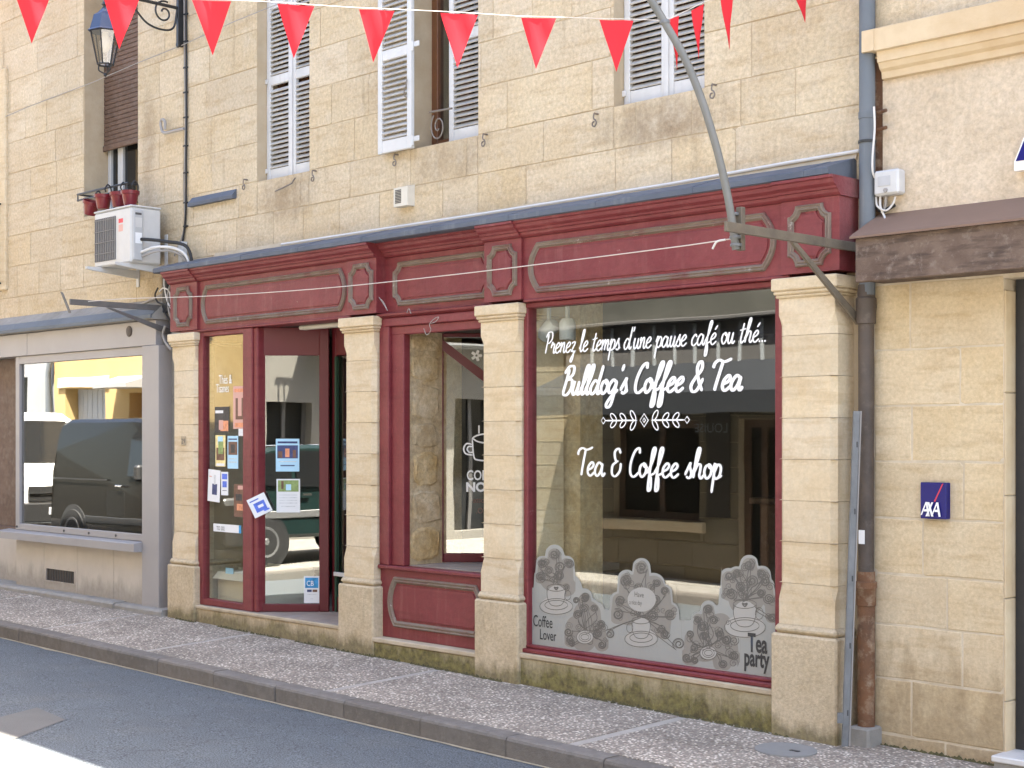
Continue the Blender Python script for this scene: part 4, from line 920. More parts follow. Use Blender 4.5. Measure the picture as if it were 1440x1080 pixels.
# vertical cables on the joint between the buildings, with clips and a stub
vc = thing('wall_cable', (-12.1, -0.02, 3.4), 'dark electric cable clipped down the stone wall beside the street lamp bracket', 'cable')
obj('cable', MB().tube(bez([at(262, -20, -.015), at(262, 60, -.015), at(262.5, 150, -.015), at(262, 200, -.015), at(261, 300, -.015), at(255, 355, -.015)], 5), 0.010, 6), 'black_rubber', vc)
obj('cable', MB().tube(bez([at(259, -20, -.01), at(259.5, 80, -.012), at(260.5, 180, -.012), at(259, 260, -.012), at(259, 320, -.012), at(245, 360, -.02)], 5), 0.007, 6), 'cable_grey', vc)
for y_ in (20, 58, 95, 130, 165, 205, 243, 285, 318): p = at(261, y_, -.012); obj('clip', B1(p.x - .03, p.x + .03, -.022, 0.0, p.z - .006, p.z + .006), 'black_rubber', vc)
hk = thing('wall_hook', (at(228, 180, -.05).x, -.05, at(228, 186, -.05).z), 'grey bent pipe hook on the stone wall above the air conditioner', 'hook')
obj('hook_pipe', MB().tube(bez([at(259, 181, -.02), at(245, 184, -.05), at(233, 187, -.05), at(228, 184, -.05), at(226, 172, -.05), at(229, 168, -.05), at(232, 172, -.05), at(232, 182, -.05)], 5), 0.014, 8), 'cable_grey', hk)
# small lead ledge on the wall
single('lead_ledge', MB().prism([(0.002, at(265, 282, 0).z + .02), (-0.05, at(265, 286, 0).z - .015), (-0.05, at(265, 286, 0).z - .045), (0.002, at(265, 286, 0).z - .045)], X(266, -.03), X(329, -.03), 'x'), 'lead', 'short blue grey lead ledge fixed to the stone wall left of the shutters', 'ledge')
# air vent cover
vx0, vx1, vz0, vz1 = X(557, -.05), X(573, -.05), Z(557, 292, -.05), Z(557, 264, -.05)
AV = thing('air_vent', ((vx0 + vx1) / 2, -0.03, vz0), 'small cream louvred air vent cover on the wall below the open shutter', 'air vent')
obj('housing', MB().prism([(0.002, vz0), (-0.075, vz0), (-0.075, vz1 - .01), (0.002, vz1 + .012)], vx0, vx1 + .03, 'x'), 'cream_plastic', AV)
for i in range(9): zz = vz0 + .03 + i * (vz1 - vz0 - .06) / 8; obj('louvre', B1(vx0 + .02, vx0 + .09, -.0775, -.0752, zz - .004, zz + .004), 'ac_dark', AV)
# ================================================================== awning arms
def awning_arm(px, py, plate, label, m, L=1.22, drop=.45, yw=-0.02):
    p = at(px, py, yw); e = thing('awning_bracket', (p.x, yw, p.z - drop), label, 'bracket', 'old iron awning arms on the shop front')
    obj('arm_bar', MB().box(p.x - .010, p.x + .010, yw - L, yw, p.z - .026, p.z + .026, 0.002), m, e)
    m2 = MB(); y0_, z0_, y1_, z1_ = yw - .66, p.z - .03, yw, p.z - drop
    m2.prism([(y0_, z0_), (y0_ + .05, z0_), (y1_ + .0, z1_ + .03), (y1_, z1_ - .03)], p.x - .009, p.x + .009, 'x'); obj('brace', m2, m, e)
    if plate: obj('end_plate', MB().prism([(-.12 + p.x, p.z + .09), (p.x - .155, p.z + .10), (p.x - .0, p.z - .10), (p.x + .03, p.z - .10)], yw - L - .012, yw - L - .001, 'y'), m, e)
    return e
awning_arm(1205, 348, False, 'brown iron awning arm with brace beside the grey drainpipe', 'weathered_iron', 1.25, .42, -.05)
awning_arm(238, 434, True, 'grey iron awning arm with end plate below the air conditioner', 'grey_iron', 1.02, .22, -.02)
# curved pole on the fascia
PO = thing('bunting_pole', (at(1035, 348, -.30).x, -.30, at(1035, 350, -.30).z), 'curved grey metal pole clamped to the iron arm and rising past the shutters', 'pole')
ppts = [(1035, 351, -1.10), (1027, 296, -1.13), (1017, 246, -1.15), (1004, 195, -1.18), (986, 138, -1.21), (962, 80, -1.25), (936, 34, -1.30), (908, -12, -1.36), (880, -55, -1.42)]
pp = [at(*q) for q in ppts]
obj('pole_tube', MB().tube(bez(pp, 5), 0.0215, 12), 'pole_metal', PO)
q0 = at(1035, 322, -1.09)
obj('clamp_post', MB().box(q0.x - .006, q0.x + .034, -1.085, -1.05, at(1036, 352, -1.09).z, at(1036, 291, -1.09).z, .003), 'weathered_iron', PO)
for y_ in (301, 334, 345): z_ = at(1032, y_, -1.1).z; obj('clamp_ring', MB().lathe((at(1032.5 + (y_ - 320) * .1, y_, -1.1).x, -1.10, z_ - .008), [(0.03, 0), (0.032, .004), (0.032, .012), (0.03, .016)], 12), 'galvanised', PO)
rgp = at(935, 31, -1.30); obj('clamp_ring', MB().lathe((rgp.x, rgp.y, rgp.z - .01), [(0.028, 0), (0.030, .01), (0.028, .02)], 12), 'galvanised', PO)
# ================================================================== bunting
BU = thing('bunting', (at(700, 20, -3).x, -3, at(700, 20, -3).z), 'string of red triangular pennants stretched across the street above the shop front', 'bunting')
Db = -B * rgp.x + A * (rgp.y - CAM[1])
def dep(px): return Db - (936 - px) * 0.0006 if px < 940 else Db + (px - 936) * 0.0035
flags = [((22, -6), (71, -6), (45, 62)), ((146, -3), (196, -2), (168, 70)), ((270, -1), (325, 1), (299, 77)), ((390, 4), (442, 8), (413, 83)), ((505, 12), (555, 14), (525, 87)), ((619, 17), (672, 20), (643, 96)),
         ((733, 24), (782, 25), (753, 98)), ((843, 27), (891, 28), (866, 102))]
far = [((937, 28), (955, 21), (955, 98)), ((972, 14), (990, 4), (980, 84)), ((1013, -4), (1031, -12), (1023, 71)), ((1108, -30), (1138, -44), (1130, 33)), ((1185, -52), (1203, -60), (1199, 6))]
sl_ = [atd(x_, y_, dep(x_)) for x_, y_ in [(-160, -12), (-40, -9), (22, -7), (71, -7), (146, -4), (196, -3), (270, -2), (325, 0), (390, 3), (442, 7), (505, 11), (555, 13), (619, 16), (672, 19), (733, 23), (782, 24), (843, 26), (891, 27), (935, 29), (955, 20), (990, 3), (1031, -13), (1138, -45), (1203, -61), (1400, -110)]]
obj('string', MB().tube(sl_, 0.0022, 6), 'cord', BU)
for i, (l, r, t) in enumerate(flags + far):
    a_, b_, c_ = [atd(q[0], q[1] + (1 if q is not t else 0), dep(q[0])) for q in (l, r, t)]
    nrm = (b_ - a_).cross(c_ - a_).normalized(); n = 7; m = MB(); ph = R.uniform(0, 6); vs = []; idx = {}
    for u in range(n + 1):
        for v in range(n + 1 - u):
            s_, t_ = u / n, v / n; p = a_ * (1 - s_ - t_) + b_ * s_ + c_ * t_
            p = p + nrm * (0.014 * math.sin(ph + 4 * s_ + 3.4 * t_) * (0.15 + t_) + 0.003 * math.sin(ph * 2 + 9 * s_)); idx[(u, v)] = len(vs); vs.append(p)
    fs = []
    for u in range(n):
        for v in range(n - u):
            fs.append((idx[(u, v)], idx[(u + 1, v)], idx[(u, v + 1)]))
            if u + v < n - 1: fs.append((idx[(u + 1, v)], idx[(u + 1, v + 1)], idx[(u, v + 1)]))
    m.add(vs, fs, True)
    k = len(m.v); m.v += [tuple(Vector(v) + nrm * 0.0012) for v in m.v[:k]]; m.f += [tuple(i_ + k for i_ in reversed(f)) for f in m.f[:len(fs)]]; m.sm += [True] * len(fs)
    obj('pennant', m, 'pennant', BU)
# slack cord over the fascia
single('slack_cord', MB().tube(bez([at(124, 424, -1.0), at(180, 420, -.7), at(300, 416, -.40), at(460, 405, -.34), at(640, 386, -.34), at(820, 364, -.40), at(960, 346, -.8), at(1028, 336, -1.07)], 8), 0.0035, 5), 'cord', 'thin pale cord sagging in front of the red fascia between the two awning arms', 'cord')
single('cord_tail', MB().tube(bez([at(1020, 337, -1.07), at(1008, 340, -1.08), at(1002, 350, -1.08)], 5), 0.006, 6), 'cable_white', 'pale knotted cord end hanging from the foot of the curved pole', 'cord')
# ================================================================== street lamp on the left wall
bxp = at(253, 30, -.03); SLx = bxp.x
LA = thing('street_lamp', (SLx, -0.02, at(253, 66, -.03).z), 'old style wall street lamp with blue hood and black scrolled iron bracket', 'street lamp')
ztop = at(150, 12, 0).z
lp = None
Yl = -0.86
for k in range(60):                               # the lantern hangs out from the wall on the line of its bracket
    t = -0.3 - k * 0.02; pxl = 720 + F * ((SLx) * A + (t - CAM[1]) * B) / (-SLx * B + (t - CAM[1]) * A)
    if pxl <= 149: Yl = t; break
def lz(py): return atx(148, py, SLx).z
dl = -B * SLx + A * (Yl - CAM[1])
def lz(py): return CAM[2] + (HZ - py) / F * dl
pxm = dl / F
arm = MB().tube([(SLx, -0.03, lz(-12) + .0), (SLx, Yl - .05, lz(-12))], 0.016, 8)
arm.box(SLx - .02, SLx + .02, -0.06, -0.002, atx(253, 66, SLx).z, lz(-20) + .1, .004)
cpts = [(SLx, -0.05, atx(253, 46, SLx).z)]
arm.tube(bez([(SLx, -.06, atx(250, 14, SLx).z), (SLx, -.10, atx(240, 38, SLx).z), (SLx, -.22, atx(230, 42, SLx).z), (SLx, -.38, atx(215, 34, SLx).z), (SLx, -.52, atx(205, 14, SLx).z), (SLx, -.66, lz(-10))], 6), 0.010, 8)
cz = atx(232, 18, SLx).z; cy_ = -.20; spp = []
for k in range(40): t = k / 39; a_ = 1.2 + t * 8; r_ = .11 * (1 - .8 * t); spp.append((SLx, cy_ + r_ * math.cos(a_), cz + r_ * math.sin(a_)))
arm.tube(spp, .009, 8)
arm.tube([(SLx, -.05, atx(250, 64, SLx).z + .02 * math.sin(k)) if False else (SLx + .03 * math.cos(k * .6), -.05, atx(250, 62, SLx).z + .03 * math.sin(k * .6)) for k in range(11)], .006, 6)
obj('bracket', arm, 'black_iron', LA)
def hexr(r, z, n=6, ph=0.2): return [(SLx + r * math.cos(ph + 2 * math.pi * k / n), Yl + r * math.sin(ph + 2 * math.pi * k / n), z) for k in range(n)]
def loft(levels, n=6):
    m = MB(); vs = []
    for r, z in levels: vs += hexr(r, z, n)
    m.add(vs, [(i * n + k, i * n + (k + 1) % n, (i + 1) * n + (k + 1) % n, (i + 1) * n + k) for i in range(len(levels) - 1) for k in range(n)] + [tuple(range(n)), tuple(range((len(levels) - 1) * n, len(levels) * n))]); return m
obj('hood', loft([(25 * pxm, lz(45)), (21.5 * pxm, lz(42)), (16 * pxm, lz(22)), (10 * pxm, lz(18)), (4.5 * pxm, lz(12))]), 'lamp_blue', LA)
obj('finial', MB().lathe((SLx, Yl, lz(12)), [(.03, 0), (.02, .02), (.035, .035), (.02, .06), (.012, .10), (.012, lz(-12) - lz(12))], 12), 'black_iron', LA)
r0, r1 = 20.5 * pxm, 11 * pxm
gm_ = MB(); n = 6; vs = hexr(r0 * .97, lz(46)) + hexr(r1 * .97, lz(90)); gm_.add(vs, [(k, (k + 1) % n, n + (k + 1) % n, n + k) for k in range(n)]); obj('glass', gm_, 'glass_lantern', LA)
fm_ = MB(); t0, t1 = hexr(r0, lz(45)), hexr(r1, lz(91))
for k in range(n): fm_.tube([t0[k], t1[k]], .007, 6); fm_.tube([t1[k], t1[(k + 1) % n]], .008, 6)
obj('cage', fm_, 'black_iron', LA)
ft_ = MB()
for k in range(3): pa = hexr(r1 * .8, lz(92))[2 * k]; ft_.tube(bez([pa, (pa[0], pa[1], lz(100)), (SLx, Yl, lz(104))], 5), .007, 6)
ft_.lathe((SLx, Yl, lz(108)), [(.004, 0), (.018, .015), (.012, .03)], 10); obj('foot', ft_, 'black_iron', LA)
obj('bulb', MB().lathe((SLx, Yl, lz(74)), [(.02, 0), (.045, .05), (.05, .10), (.03, .15), (.02, .2)], 12), 'cream_plastic', LA)
single('span_wire', MB().tube([at(-20, 176, -.02), at(40, 150, -.03), at(130, 116, -.03), at(190, 90, -.03), at(255, 64, -.03), at(330, 30, -.05), at(420, -6, -.05)], .004, 5), 'cable_grey', 'thin wire crossing the stone wall and blind behind the lantern', 'wire')
# house number plate
hn = at(258.5, 620, -.192); NP = thing('house_number', (hn.x, -.195, hn.z - .05), 'small enamel house number plate on the first limestone pillar', 'house number')
obj('plate', B1(hn.x - .04, hn.x + .04, -.199, -.1925, hn.z - .042, hn.z + .042, .003), 'ledge_stone', NP)
text_on(NP, '29', hn.x - .030, hn.z - .024, -.2, .066, 'ink_dark')
# ================================================================== right building
RB = thing('plastered_building', (1.5, 0.2, 0), 'tan plastered building with stone pier, moulded string course and brown wooden hood over the door', 'building')
RX0 = -4.73
rw = MB().box(RX0, 9, 0.003, 0.45, 2.66, 2.95); rw.box(RX0, -3.92, 0.003, 0.45, -0.3, 2.6595); rw.box(-2.75, 9, 0.006, 0.45, -0.3, 2.6595); rw.box(RX0, 9, 0.006, 0.45, 4.10, 7.2)
RW = obj('wall', rw, 'right_mortar', RB)
zr = [-0.25, 0.087, 0.406, 0.716, 1.01, 1.333, 1.659, 1.978, 2.299, 2.68]; jr = [1330, 1282, 1353, 1332, 1298, 1355, 1282, 1350, 1280]
xe = X(1412, 0)
for i, jx in enumerate(jr):
    for a_, b_ in ((RX0, X(jx, 0)), (X(jx, 0), xe)):
        obj('stone_block', block_mesh(a_ + .003, b_ - .003, zr[i] + .003, zr[i + 1] - .003, 0.0, 0.2, .004, .004), 'right_stone', RW)
for i in range(5): z0_ = -.2 + i * .56; obj('jamb_stone', B1(xe + .0005, xe + .012, -0.003, 0.13, z0_ + .002, z0_ + .556, .004), 'moulded_stone', RW)
obj('render_panel', B1(RX0 + .06, 9, -0.004, 0.004, 2.951, 3.86, .002), 'rough_render', RB)
obj('render_edge', B1(RX0, RX0 + .059, 0.01, 0.1, 2.951, 4.0), 'rusty_iron', RB)
zs_ = [(3.858, -.012), (3.862, -.035), (3.90, -.04), (3.915, -.06), (3.945, -.075), (3.95, -.085), (4.008, -.09), (4.012, -.115), (4.135, -.12), (4.14, -.11)]
st_ = obj('string_course', MB().prism([(0.05, 3.858)] + [(y_, z_) for z_, y_ in zs_] + [(0.05, 4.16)], RX0 + .075, 9, 'x'), 'moulded_stone', RB)
obj('string_slab', MB().prism([(0.05, 4.0125), (-.118, 4.0125), (-.1225, 4.0145), (-.1225, 4.134), (-.117, 4.138), (0.05, 4.155)], RX0 - .005, RX0 + .0745, 'x'), 'moulded_stone', RB)
ashlar(RW, RX0 + .004, -2.2, [4.16, 4.52, 4.9], 0.0, 0.15, [], 'limestone', .5, .8, .0025)
# hood
hx0 = X(1201, -.28); HD = obj('hood', MB().prism([(0.0, 3.09), (-.285, 2.945), (-.31, 2.93), (-.31, 2.918), (-.28, 2.926), (0.0, 3.07)], hx0 - .012, 9, 'x'), 'hood_sheet', RB)
obj('hood_board', B1(hx0 + .01, 9, -.285, -.245, 2.672, 2.922, .005), 'hood_board', HD)
obj('hood_soffit', B1(hx0 + .02, 9, -.2445, 0.0, 2.685, 2.70), 'hood_board', HD); obj('hood_end', MB().prism([(-.2445, 2.7005), (-.2445, 2.93), (0, 3.065), (0, 2.7005)], hx0 + .012, hx0 + .03, 'x'), 'hood_board', HD)
# doorway
dd = MB().box(-3.905, -3.84, 0.10, 0.16, -.05, 2.66, .004).box(-2.83, -2.752, 0.10, 0.16, -.05, 2.66, .004).box(-3.84, -2.83, 0.11, 0.15, 2.55, 2.655)
DD = obj('doorway', dd, 'black_iron', RB); obj('pane', B1(-3.85, -2.82, .125, .131, 0.0, 2.56), 'glass_plain', DD); obj('hall', B1(-3.9, -2.76, 1.2, 1.25, -.1, 2.66), 'interior_dark', DD)
ms = at(1398, 1062, -.13); obj('door_step', B1(ms.x, -2.7, -.13, .16, -.3, ms.z - .035), 'concrete', RB); obj('step_slab', B1(ms.x - .012, -2.7, -.145, .16, ms.z - .0345, ms.z, .006), 'marble', RB)
obj('roof', MB().prism([(-0.42, 7.22), (-0.42, 7.30), (4.6, 9.2), (9.6, 7.3), (9.6, 7.22)], RX0 - .05, 9, 'x'), 'roof_tile', RB)
# stubs of a cut iron gate
for y_, wd_ in ((159, 'upper'), (183, 'lower')): p = at(1234, y_, -.02); single('iron_stub', MB().tube([(p.x - .05, -.01, p.z), (p.x + .075, -.05, p.z)], .011, 8), 'rusty_iron', wd_ + ' of two short rusty iron stubs beside the drainpipe', 'iron stub', 'cut iron stubs')
# meter box with cables
u0 = at(1228, 276, -.09); u1 = at(1263, 236, -.09)
UB = thing('junction_box', ((u0.x + u1.x) / 2, -.05, u0.z), 'white plastic junction box on the plastered wall beside the drainpipe', 'junction box')
obj('box_body', B1(u0.x, u1.x, -.09, -.005, u0.z, u1.z, .012), 'white_plastic', UB)
obj('lid_panel', B1(u0.x + .03, u1.x - .05, -.0935, -.0905, u0.z + .05, u1.z - .035, .004), 'ac_grey', UB)
obj('seal', MB().lathe(((u0.x + u1.x) / 2 + .0, -.0905, u0.z + .025), [(.014, 0), (.012, -.008)], 10, 'y'), 'cable_grey', UB)
for pts, r, mm in (([(1238, 276, -.05), (1238, 290, -.06), (1243, 303, -.05), (1246, 312, -.1)], .007, 'cable_white'), ([(1232, 277, -.05), (1234, 290, -.06), (1246, 296, -.06), (1256, 286, -.05), (1259, 276, -.05)], .006, 'cable_white'),
    ([(1246, 276, -.05), (1245, 290, -.04), (1240, 300, -.04)], .009, 'cable_grey'), ([(1230, 288, -.03), (1240, 297, -.03), (1250, 293, -.03), (1258, 288, -.03)], .012, 'black_rubber'), ([(1229, 150, -.11), (1230, 180, -.11), (1227, 220, -.11), (1227, 240, -.10), (1230, 250, -.07)], .006, 'cable_white')):
    obj('cable', MB().tube(bez([at(*q) for q in pts], 5), r, 6), mm, UB)
# AXA wall plaque
q0, q1 = at(1294, 729, -.045), at(1330.5, 679, -.045)
AX = thing('company_plaque', ((q0.x + q1.x) / 2, -.02, q0.z), 'small square dark blue plaque with white AXA lettering and red slash on the stone pier', 'sign')
pw = q1.x - q0.x; phh = q1.z - q0.z
obj('plaque', B1(q0.x, q1.x, -.045, 0.004, q0.z, q1.z, .004), 'sign_blue', AX)
def poly(parent, name, pts, y, m, th=.0016): return obj(name, MB().prism([(q0.x + u * pw, q0.z + v * phh) for u, v in pts], y - th, y, 'y'), m, parent)
yA = -.0455
poly(AX, 'slash', [(.54, .49), (.58, .47), (.90, .975), (.855, .975)], yA, 'sign_red')
def letter_a(u0_, w_, k=0): # slanted A with leg spread
    poly(AX, 'letter', [(u0_, .10), (u0_ + .05, .10), (u0_ + .245, .46), (u0_ + .195, .46)], yA - k, 'vinyl_white')
    poly(AX, 'letter', [(u0_ + .195, .46), (u0_ + .27, .46), (u0_ + .36, .07), (u0_ + .285, .07)], yA - .0018 - k, 'vinyl_white')
    poly(AX, 'letter', [(u0_ + .13, .20), (u0_ + .33, .20), (u0_ + .31, .26), (u0_ + .16, .26)], yA - .0036 - k, 'vinyl_white')
letter_a(.02, .3); letter_a(.46, .3, .006)
poly(AX, 'letter', [(.33, .46), (.40, .46), (.56, .07), (.48, .07)], yA - .0122, 'vinyl_white'); poly(AX, 'letter', [(.49, .46), (.56, .46), (.33, .07), (.26, .07)], yA - .0142, 'vinyl_white')
# large AXA letter sign at the frame edge
lx = at(1425, 240, -.07)
BS = thing('company_sign', (lx.x + .2, -.05, lx.z), 'large blue letter sign with white edge on the plastered wall above the hood', 'sign')
h_ = .55
obj('letter_back', MB().prism([(lx.x, lx.z), (lx.x + .62, lx.z), (lx.x + .62, lx.z + .05), (lx.x + .43, lx.z + h_), (lx.x + .22, lx.z + h_), (lx.x, lx.z + .05)], -.06, -.006, 'y'), 'vinyl_white', BS)
obj('letter_face', MB().prism([(lx.x + .012, lx.z + .05), (lx.x + .10, lx.z + .05), (lx.x + .30, lx.z + h_ - .02), (lx.x + .23, lx.z + h_ - .02)], -.068, -.0605, 'y').prism([(lx.x + .52, lx.z + .05), (lx.x + .61, lx.z + .05), (lx.x + .42, lx.z + h_ - .02), (lx.x + .36, lx.z + h_ - .02)], -.068, -.0605, 'y'), 'sign_blue', BS)
# ================================================================== drainpipe
dpx = X(1219.5, -.06); dlx = X(1218, -.06)
DP = thing('drainpipe', (dlx, -.06, zw(-4.77)), 'grey zinc drainpipe with rusty cast iron foot between coffee shop and plastered wall', 'drainpipe')
obj('zinc_pipe', MB().lathe((dpx, -.06, 2.62), [(.046, 0), (.046, 1.02), (.050, 1.022), (.050, 1.06), (.046, 1.062), (.046, 4.6)], 20), 'zinc_pipe', DP)
ig = zw(-4.77)
obj('iron_pipe', MB().lathe((dlx, -.06, 1.0), [(.045, 0), (.045, 1.45), (.056, 1.455), (.058, 1.54), (.060, 1.55), (.060, 1.60), (.05, 1.61), (.048, 1.68)], 20), 'cast_iron', DP)
obj('rusty_pipe', MB().lathe((dlx, -.06, ig + .10), [(.050, 0), (.050, .70), (.056, .705), (.058, .80), (.062, .805), (.062, .84), (.052, .845), (.05, .9)], 20), 'rusty_iron', DP)
obj('foot_block', B1(dlx - .075, dlx + .065, -.14, .02, ig - .1, ig + .105, .012), 'concrete', DP)
for z_ in (3.50, ): obj('collar', MB().lathe((dpx, -.06, z_), [(.052, 0), (.053, .006), (.052, .016)], 16), 'black_iron', DP)
obj('sticker', B1(dlx - .02, dlx + .02, -.1085, -.106, 1.18, 1.26), 'paper', DP)
# galvanised rail leaning in the corner
RA = thing('metal_rail', (X(1190, -.27), -.27, zw(-4.8)), 'perforated galvanised rail leaning between the last pillar and the drainpipe', 'metal rail')
r_a, r_b = at(1190, 1050, -.27), at(1206.5, 578, -.20)
def rail(off, wd, mm, nm, dp=0.0):
    m = MB(); u = (r_b - r_a).normalized(); sx_ = Vector((A, B, 0)); sy_ = Vector((-B, A, 0)); vs = []
    for p in (r_a, r_b):
        for (i_, j_) in ((0, 0), (1, 0), (1, 1), (0, 1)): vs.append(p + sx_ * (off + wd * i_) + sy_ * (dp + .03 * j_))
    m.add(vs, [(0, 1, 2, 3), (4, 7, 6, 5), (0, 4, 5, 1), (1, 5, 6, 2), (2, 6, 7, 3), (3, 7, 4, 0)]); return obj(nm, m, mm, RA)
rail(-.022, .034, 'galvanised', 'rail_web'); rail(.018, .008, 'cable_grey', 'rail_flange', .015)
for k in range(5):
    p = r_a.lerp(r_b, .10 + k * .2) + Vector((A, B, 0)) * .002 + Vector((-B, A, 0)) * -.001
    obj('slot', MB().box(-.004, .004, -.0012, .0, -.016, .016).xf(p, ANG), 'ink_dark', RA)
p = r_a.lerp(r_b, .085); obj('rail_tab', MB().box(-.055, -.023, 0, .01, -.03, .03).xf(p, ANG), 'galvanised', RA)
# ================================================================== lettering drawn as pen strokes
GL = {
 'a': ([[(.75,.8),(.4,1),(.1,.6),(.1,.2),(.35,0),(.65,.35),(.78,.95)],[(.78,.95),(.75,.3),(.9,0),(1.12,.25)]],1.03), 'c': ([[(.7,.75),(.45,1),(.12,.6),(.15,.15),(.45,0),(.85,.3)]],.78),
 'd': ([[(.75,.8),(.4,1),(.1,.6),(.1,.2),(.35,0),(.65,.35),(.85,1.2),(.95,2.1)],[(.95,2.1),(.8,.9),(.8,.2),(.95,0),(1.15,.25)]],1.05), 'e': ([[(.1,.42),(.5,.6),(.65,.85),(.45,1.02),(.15,.7),(.12,.25),(.4,0),(.85,.3)]],.78),
 'f': ([[(0,.25),(.4,1),(.66,1.9),(.55,2.15),(.38,1.8),(.3,.5),(.24,-.6),(.3,-1),(.5,-.8),(.45,-.1),(.35,.1),(.78,.3)]],.70), 'g': ([[(.75,.8),(.4,1),(.1,.6),(.12,.2),(.35,.05),(.65,.4),(.78,.95)],[(.78,.95),(.72,0),(.6,-.8),(.3,-1),(.15,-.75),(.5,-.2),(1.05,.3)]],.98),
 'h': ([[(0,.3),(.35,1.1),(.55,1.95),(.45,2.15),(.3,1.8),(.2,.8),(.15,0)],[(.17,.4),(.45,.95),(.7,.95),(.72,.6),(.68,.2),(.85,0),(1.08,.25)]],1.0), 'l': ([[(0,.25),(.35,1.1),(.5,1.95),(.4,2.15),(.25,1.8),(.18,.5),(.3,0),(.6,.25)]],.5),
 'm': ([[(.02,.7),(.14,1.0),(.13,0)],[(.13,.4),(.4,.97),(.55,.9),(.53,0)],[(.53,.4),(.8,.97),(.97,.9),(.95,.2),(1.1,0),(1.3,.25)]],1.22), 'n': ([[(.02,.7),(.14,1.0),(.13,0)],[(.13,.4),(.42,.97),(.6,.9),(.58,.2),(.73,0),(.95,.25)]],.87),
 'o': ([[(.55,.98),(.2,.85),(.1,.4),(.35,0),(.68,.3),(.68,.8),(.45,1),(.55,.75),(.9,.7)]],.8), 'p': ([[(0,.5),(.2,1.05),(.15,0),(.1,-1)],[(.15,.4),(.45,.98),(.72,.8),(.68,.25),(.4,0),(.2,.15)],[(.45,.02),(.9,.25)]],.84),
 'r': ([[(.05,.5),(.2,1.1),(.3,.85),(.55,.9),(.5,.3),(.6,0),(.85,.25)]],.72), 's': ([[(0,.2),(.35,.95),(.42,1.05),(.4,.8),(.58,.3),(.4,0),(.12,.12)],[(.42,.0),(.78,.25)]],.63),
 't': ([[(.36,1.75),(.27,1.0),(.2,.3),(.36,0),(.65,.25)],[(-.08,1.12),(.28,1.16),(.68,1.25)]],.62), 'u': ([[(.05,.5),(.17,1),(.12,.3),(.3,0),(.55,.3),(.68,1)],[(.68,1),(.63,.25),(.78,0),(1,.25)]],.92),
 'z': ([[(.1,.85),(.35,1),(.6,.9),(.15,.05)],[(.15,.05),(.5,.1),(.55,-.5),(.35,-.95),(.2,-.7),(.8,.2)]],.75), "'": ([[(.22,2.1),(.12,1.6)]],.3), '.': ([[(.12,.0),(.17,.06),(.22,.12)]],.34), ' ': ([],.62),
 'P': ([[(.45,1.95),(.35,1),(.25,0)],[(.05,1.6),(.4,2.1),(.95,2.05),(1.05,1.5),(.7,1.05),(.4,1.05)]],1.0), 'B': ([[(.5,1.95),(.38,1),(.25,.05)],[(.05,1.6),(.45,2.1),(.95,2.05),(.95,1.5),(.5,1.15),(.95,1.1),(1.05,.5),(.7,0),(.2,.05)]],1.12),
 'C': ([[(1,1.7),(.9,2.1),(.5,1.85),(.2,1),(.25,.25),(.6,0),(1.1,.35)]],1.02), 'T': ([[(-.12,1.55),(-.02,1.9),(.3,2.08),(.8,1.96),(1.4,2.15)],[(.66,1.97),(.55,1.2),(.46,.5),(.42,0)]],.95),
 '&': ([[(1.05,.9),(.7,.1),(.3,0),(.08,.4),(.35,.95),(.75,1.5),(.65,2),(.4,1.95),(.35,1.5),(.7,.7),(1.2,0)]],1.25), '3': ([[(.85,1.7),(.6,2.05),(.25,1.8),(.4,1.2),(.7,1.1)],[(.55,1.1),(.15,.8),(.15,.2),(.5,0),(.9,.4),(.95,1.0)]],1.1)}
GL['é'] = (GL['e'][0] + [[(.42, 1.3), (.72, 1.7)]], .78)
def ribbon(m, pts, w0, y, k, slim=.6, n=7):
    P = bez(pts, n) if len(pts) > 2 else [Vector(pts[0]).lerp(Vector(pts[1]), t / 4) for t in range(5)]
    vs = []; N = len(P)
    for i, p in enumerate(P):
        d = (P[min(i + 1, N - 1)] - P[max(i - 1, 0)]); d = d.normalized() if d.length > 1e-9 else Vector((1, 0))
        wd = w0 * (slim + (1 - slim) * abs(d.y)) / 2; e = min(1, (i + .6) / 1.6, (N - i - .4) / 1.6); wd *= max(.35, e); nn = Vector((-d.y, d.x)) * wd
        yy = y - .0004 - k * .00022 - i * .000012
        vs += [(p.x + nn.x, yy, p.y + nn.y), (p.x - nn.x, yy, p.y - nn.y)]
    m.add(vs, [(2 * i, 2 * i + 1, 2 * i + 3, 2 * i + 2) for i in range(N - 1)])
def script(parent, s, x0, x1, zb_, xh, wt, y, m, slant=.22, name='lettering'):
    tot = sum(GL[c][1] for c in s) + .1; sx = (x1 - x0) / tot; mb = MB(); cx_ = 0; k = 0
    for c in s:
        for st in GL[c][0]:
            ribbon(mb, [(x0 + (cx_ + p[0] + slant * p[1]) * sx, zb_ + p[1] * xh) for p in st], wt, y, k % 5 + 1); k += 1
        cx_ += GL[c][1]
    return obj(name, mb, m, parent)
yL = YG - .001
zl = lambda px, py: Z(px, py, YG)
script(BW, "Prenez le temps d'une pause café ou thé...", X(765, YG), X(1079, YG), zl(920, 489), .070, .0125, yL, 'vinyl_white')
script(BW, "Bulldog's Coffee & Tea", X(788, YG), X(1044, YG), zl(915, 552), .092, .026, yL, 'vinyl_white', .28)
script(BW, "Tea 3 Coffee shop", X(812, YG), X(1016, YG), zl(915, 671), .090, .0205, yL, 'vinyl_white', .12)
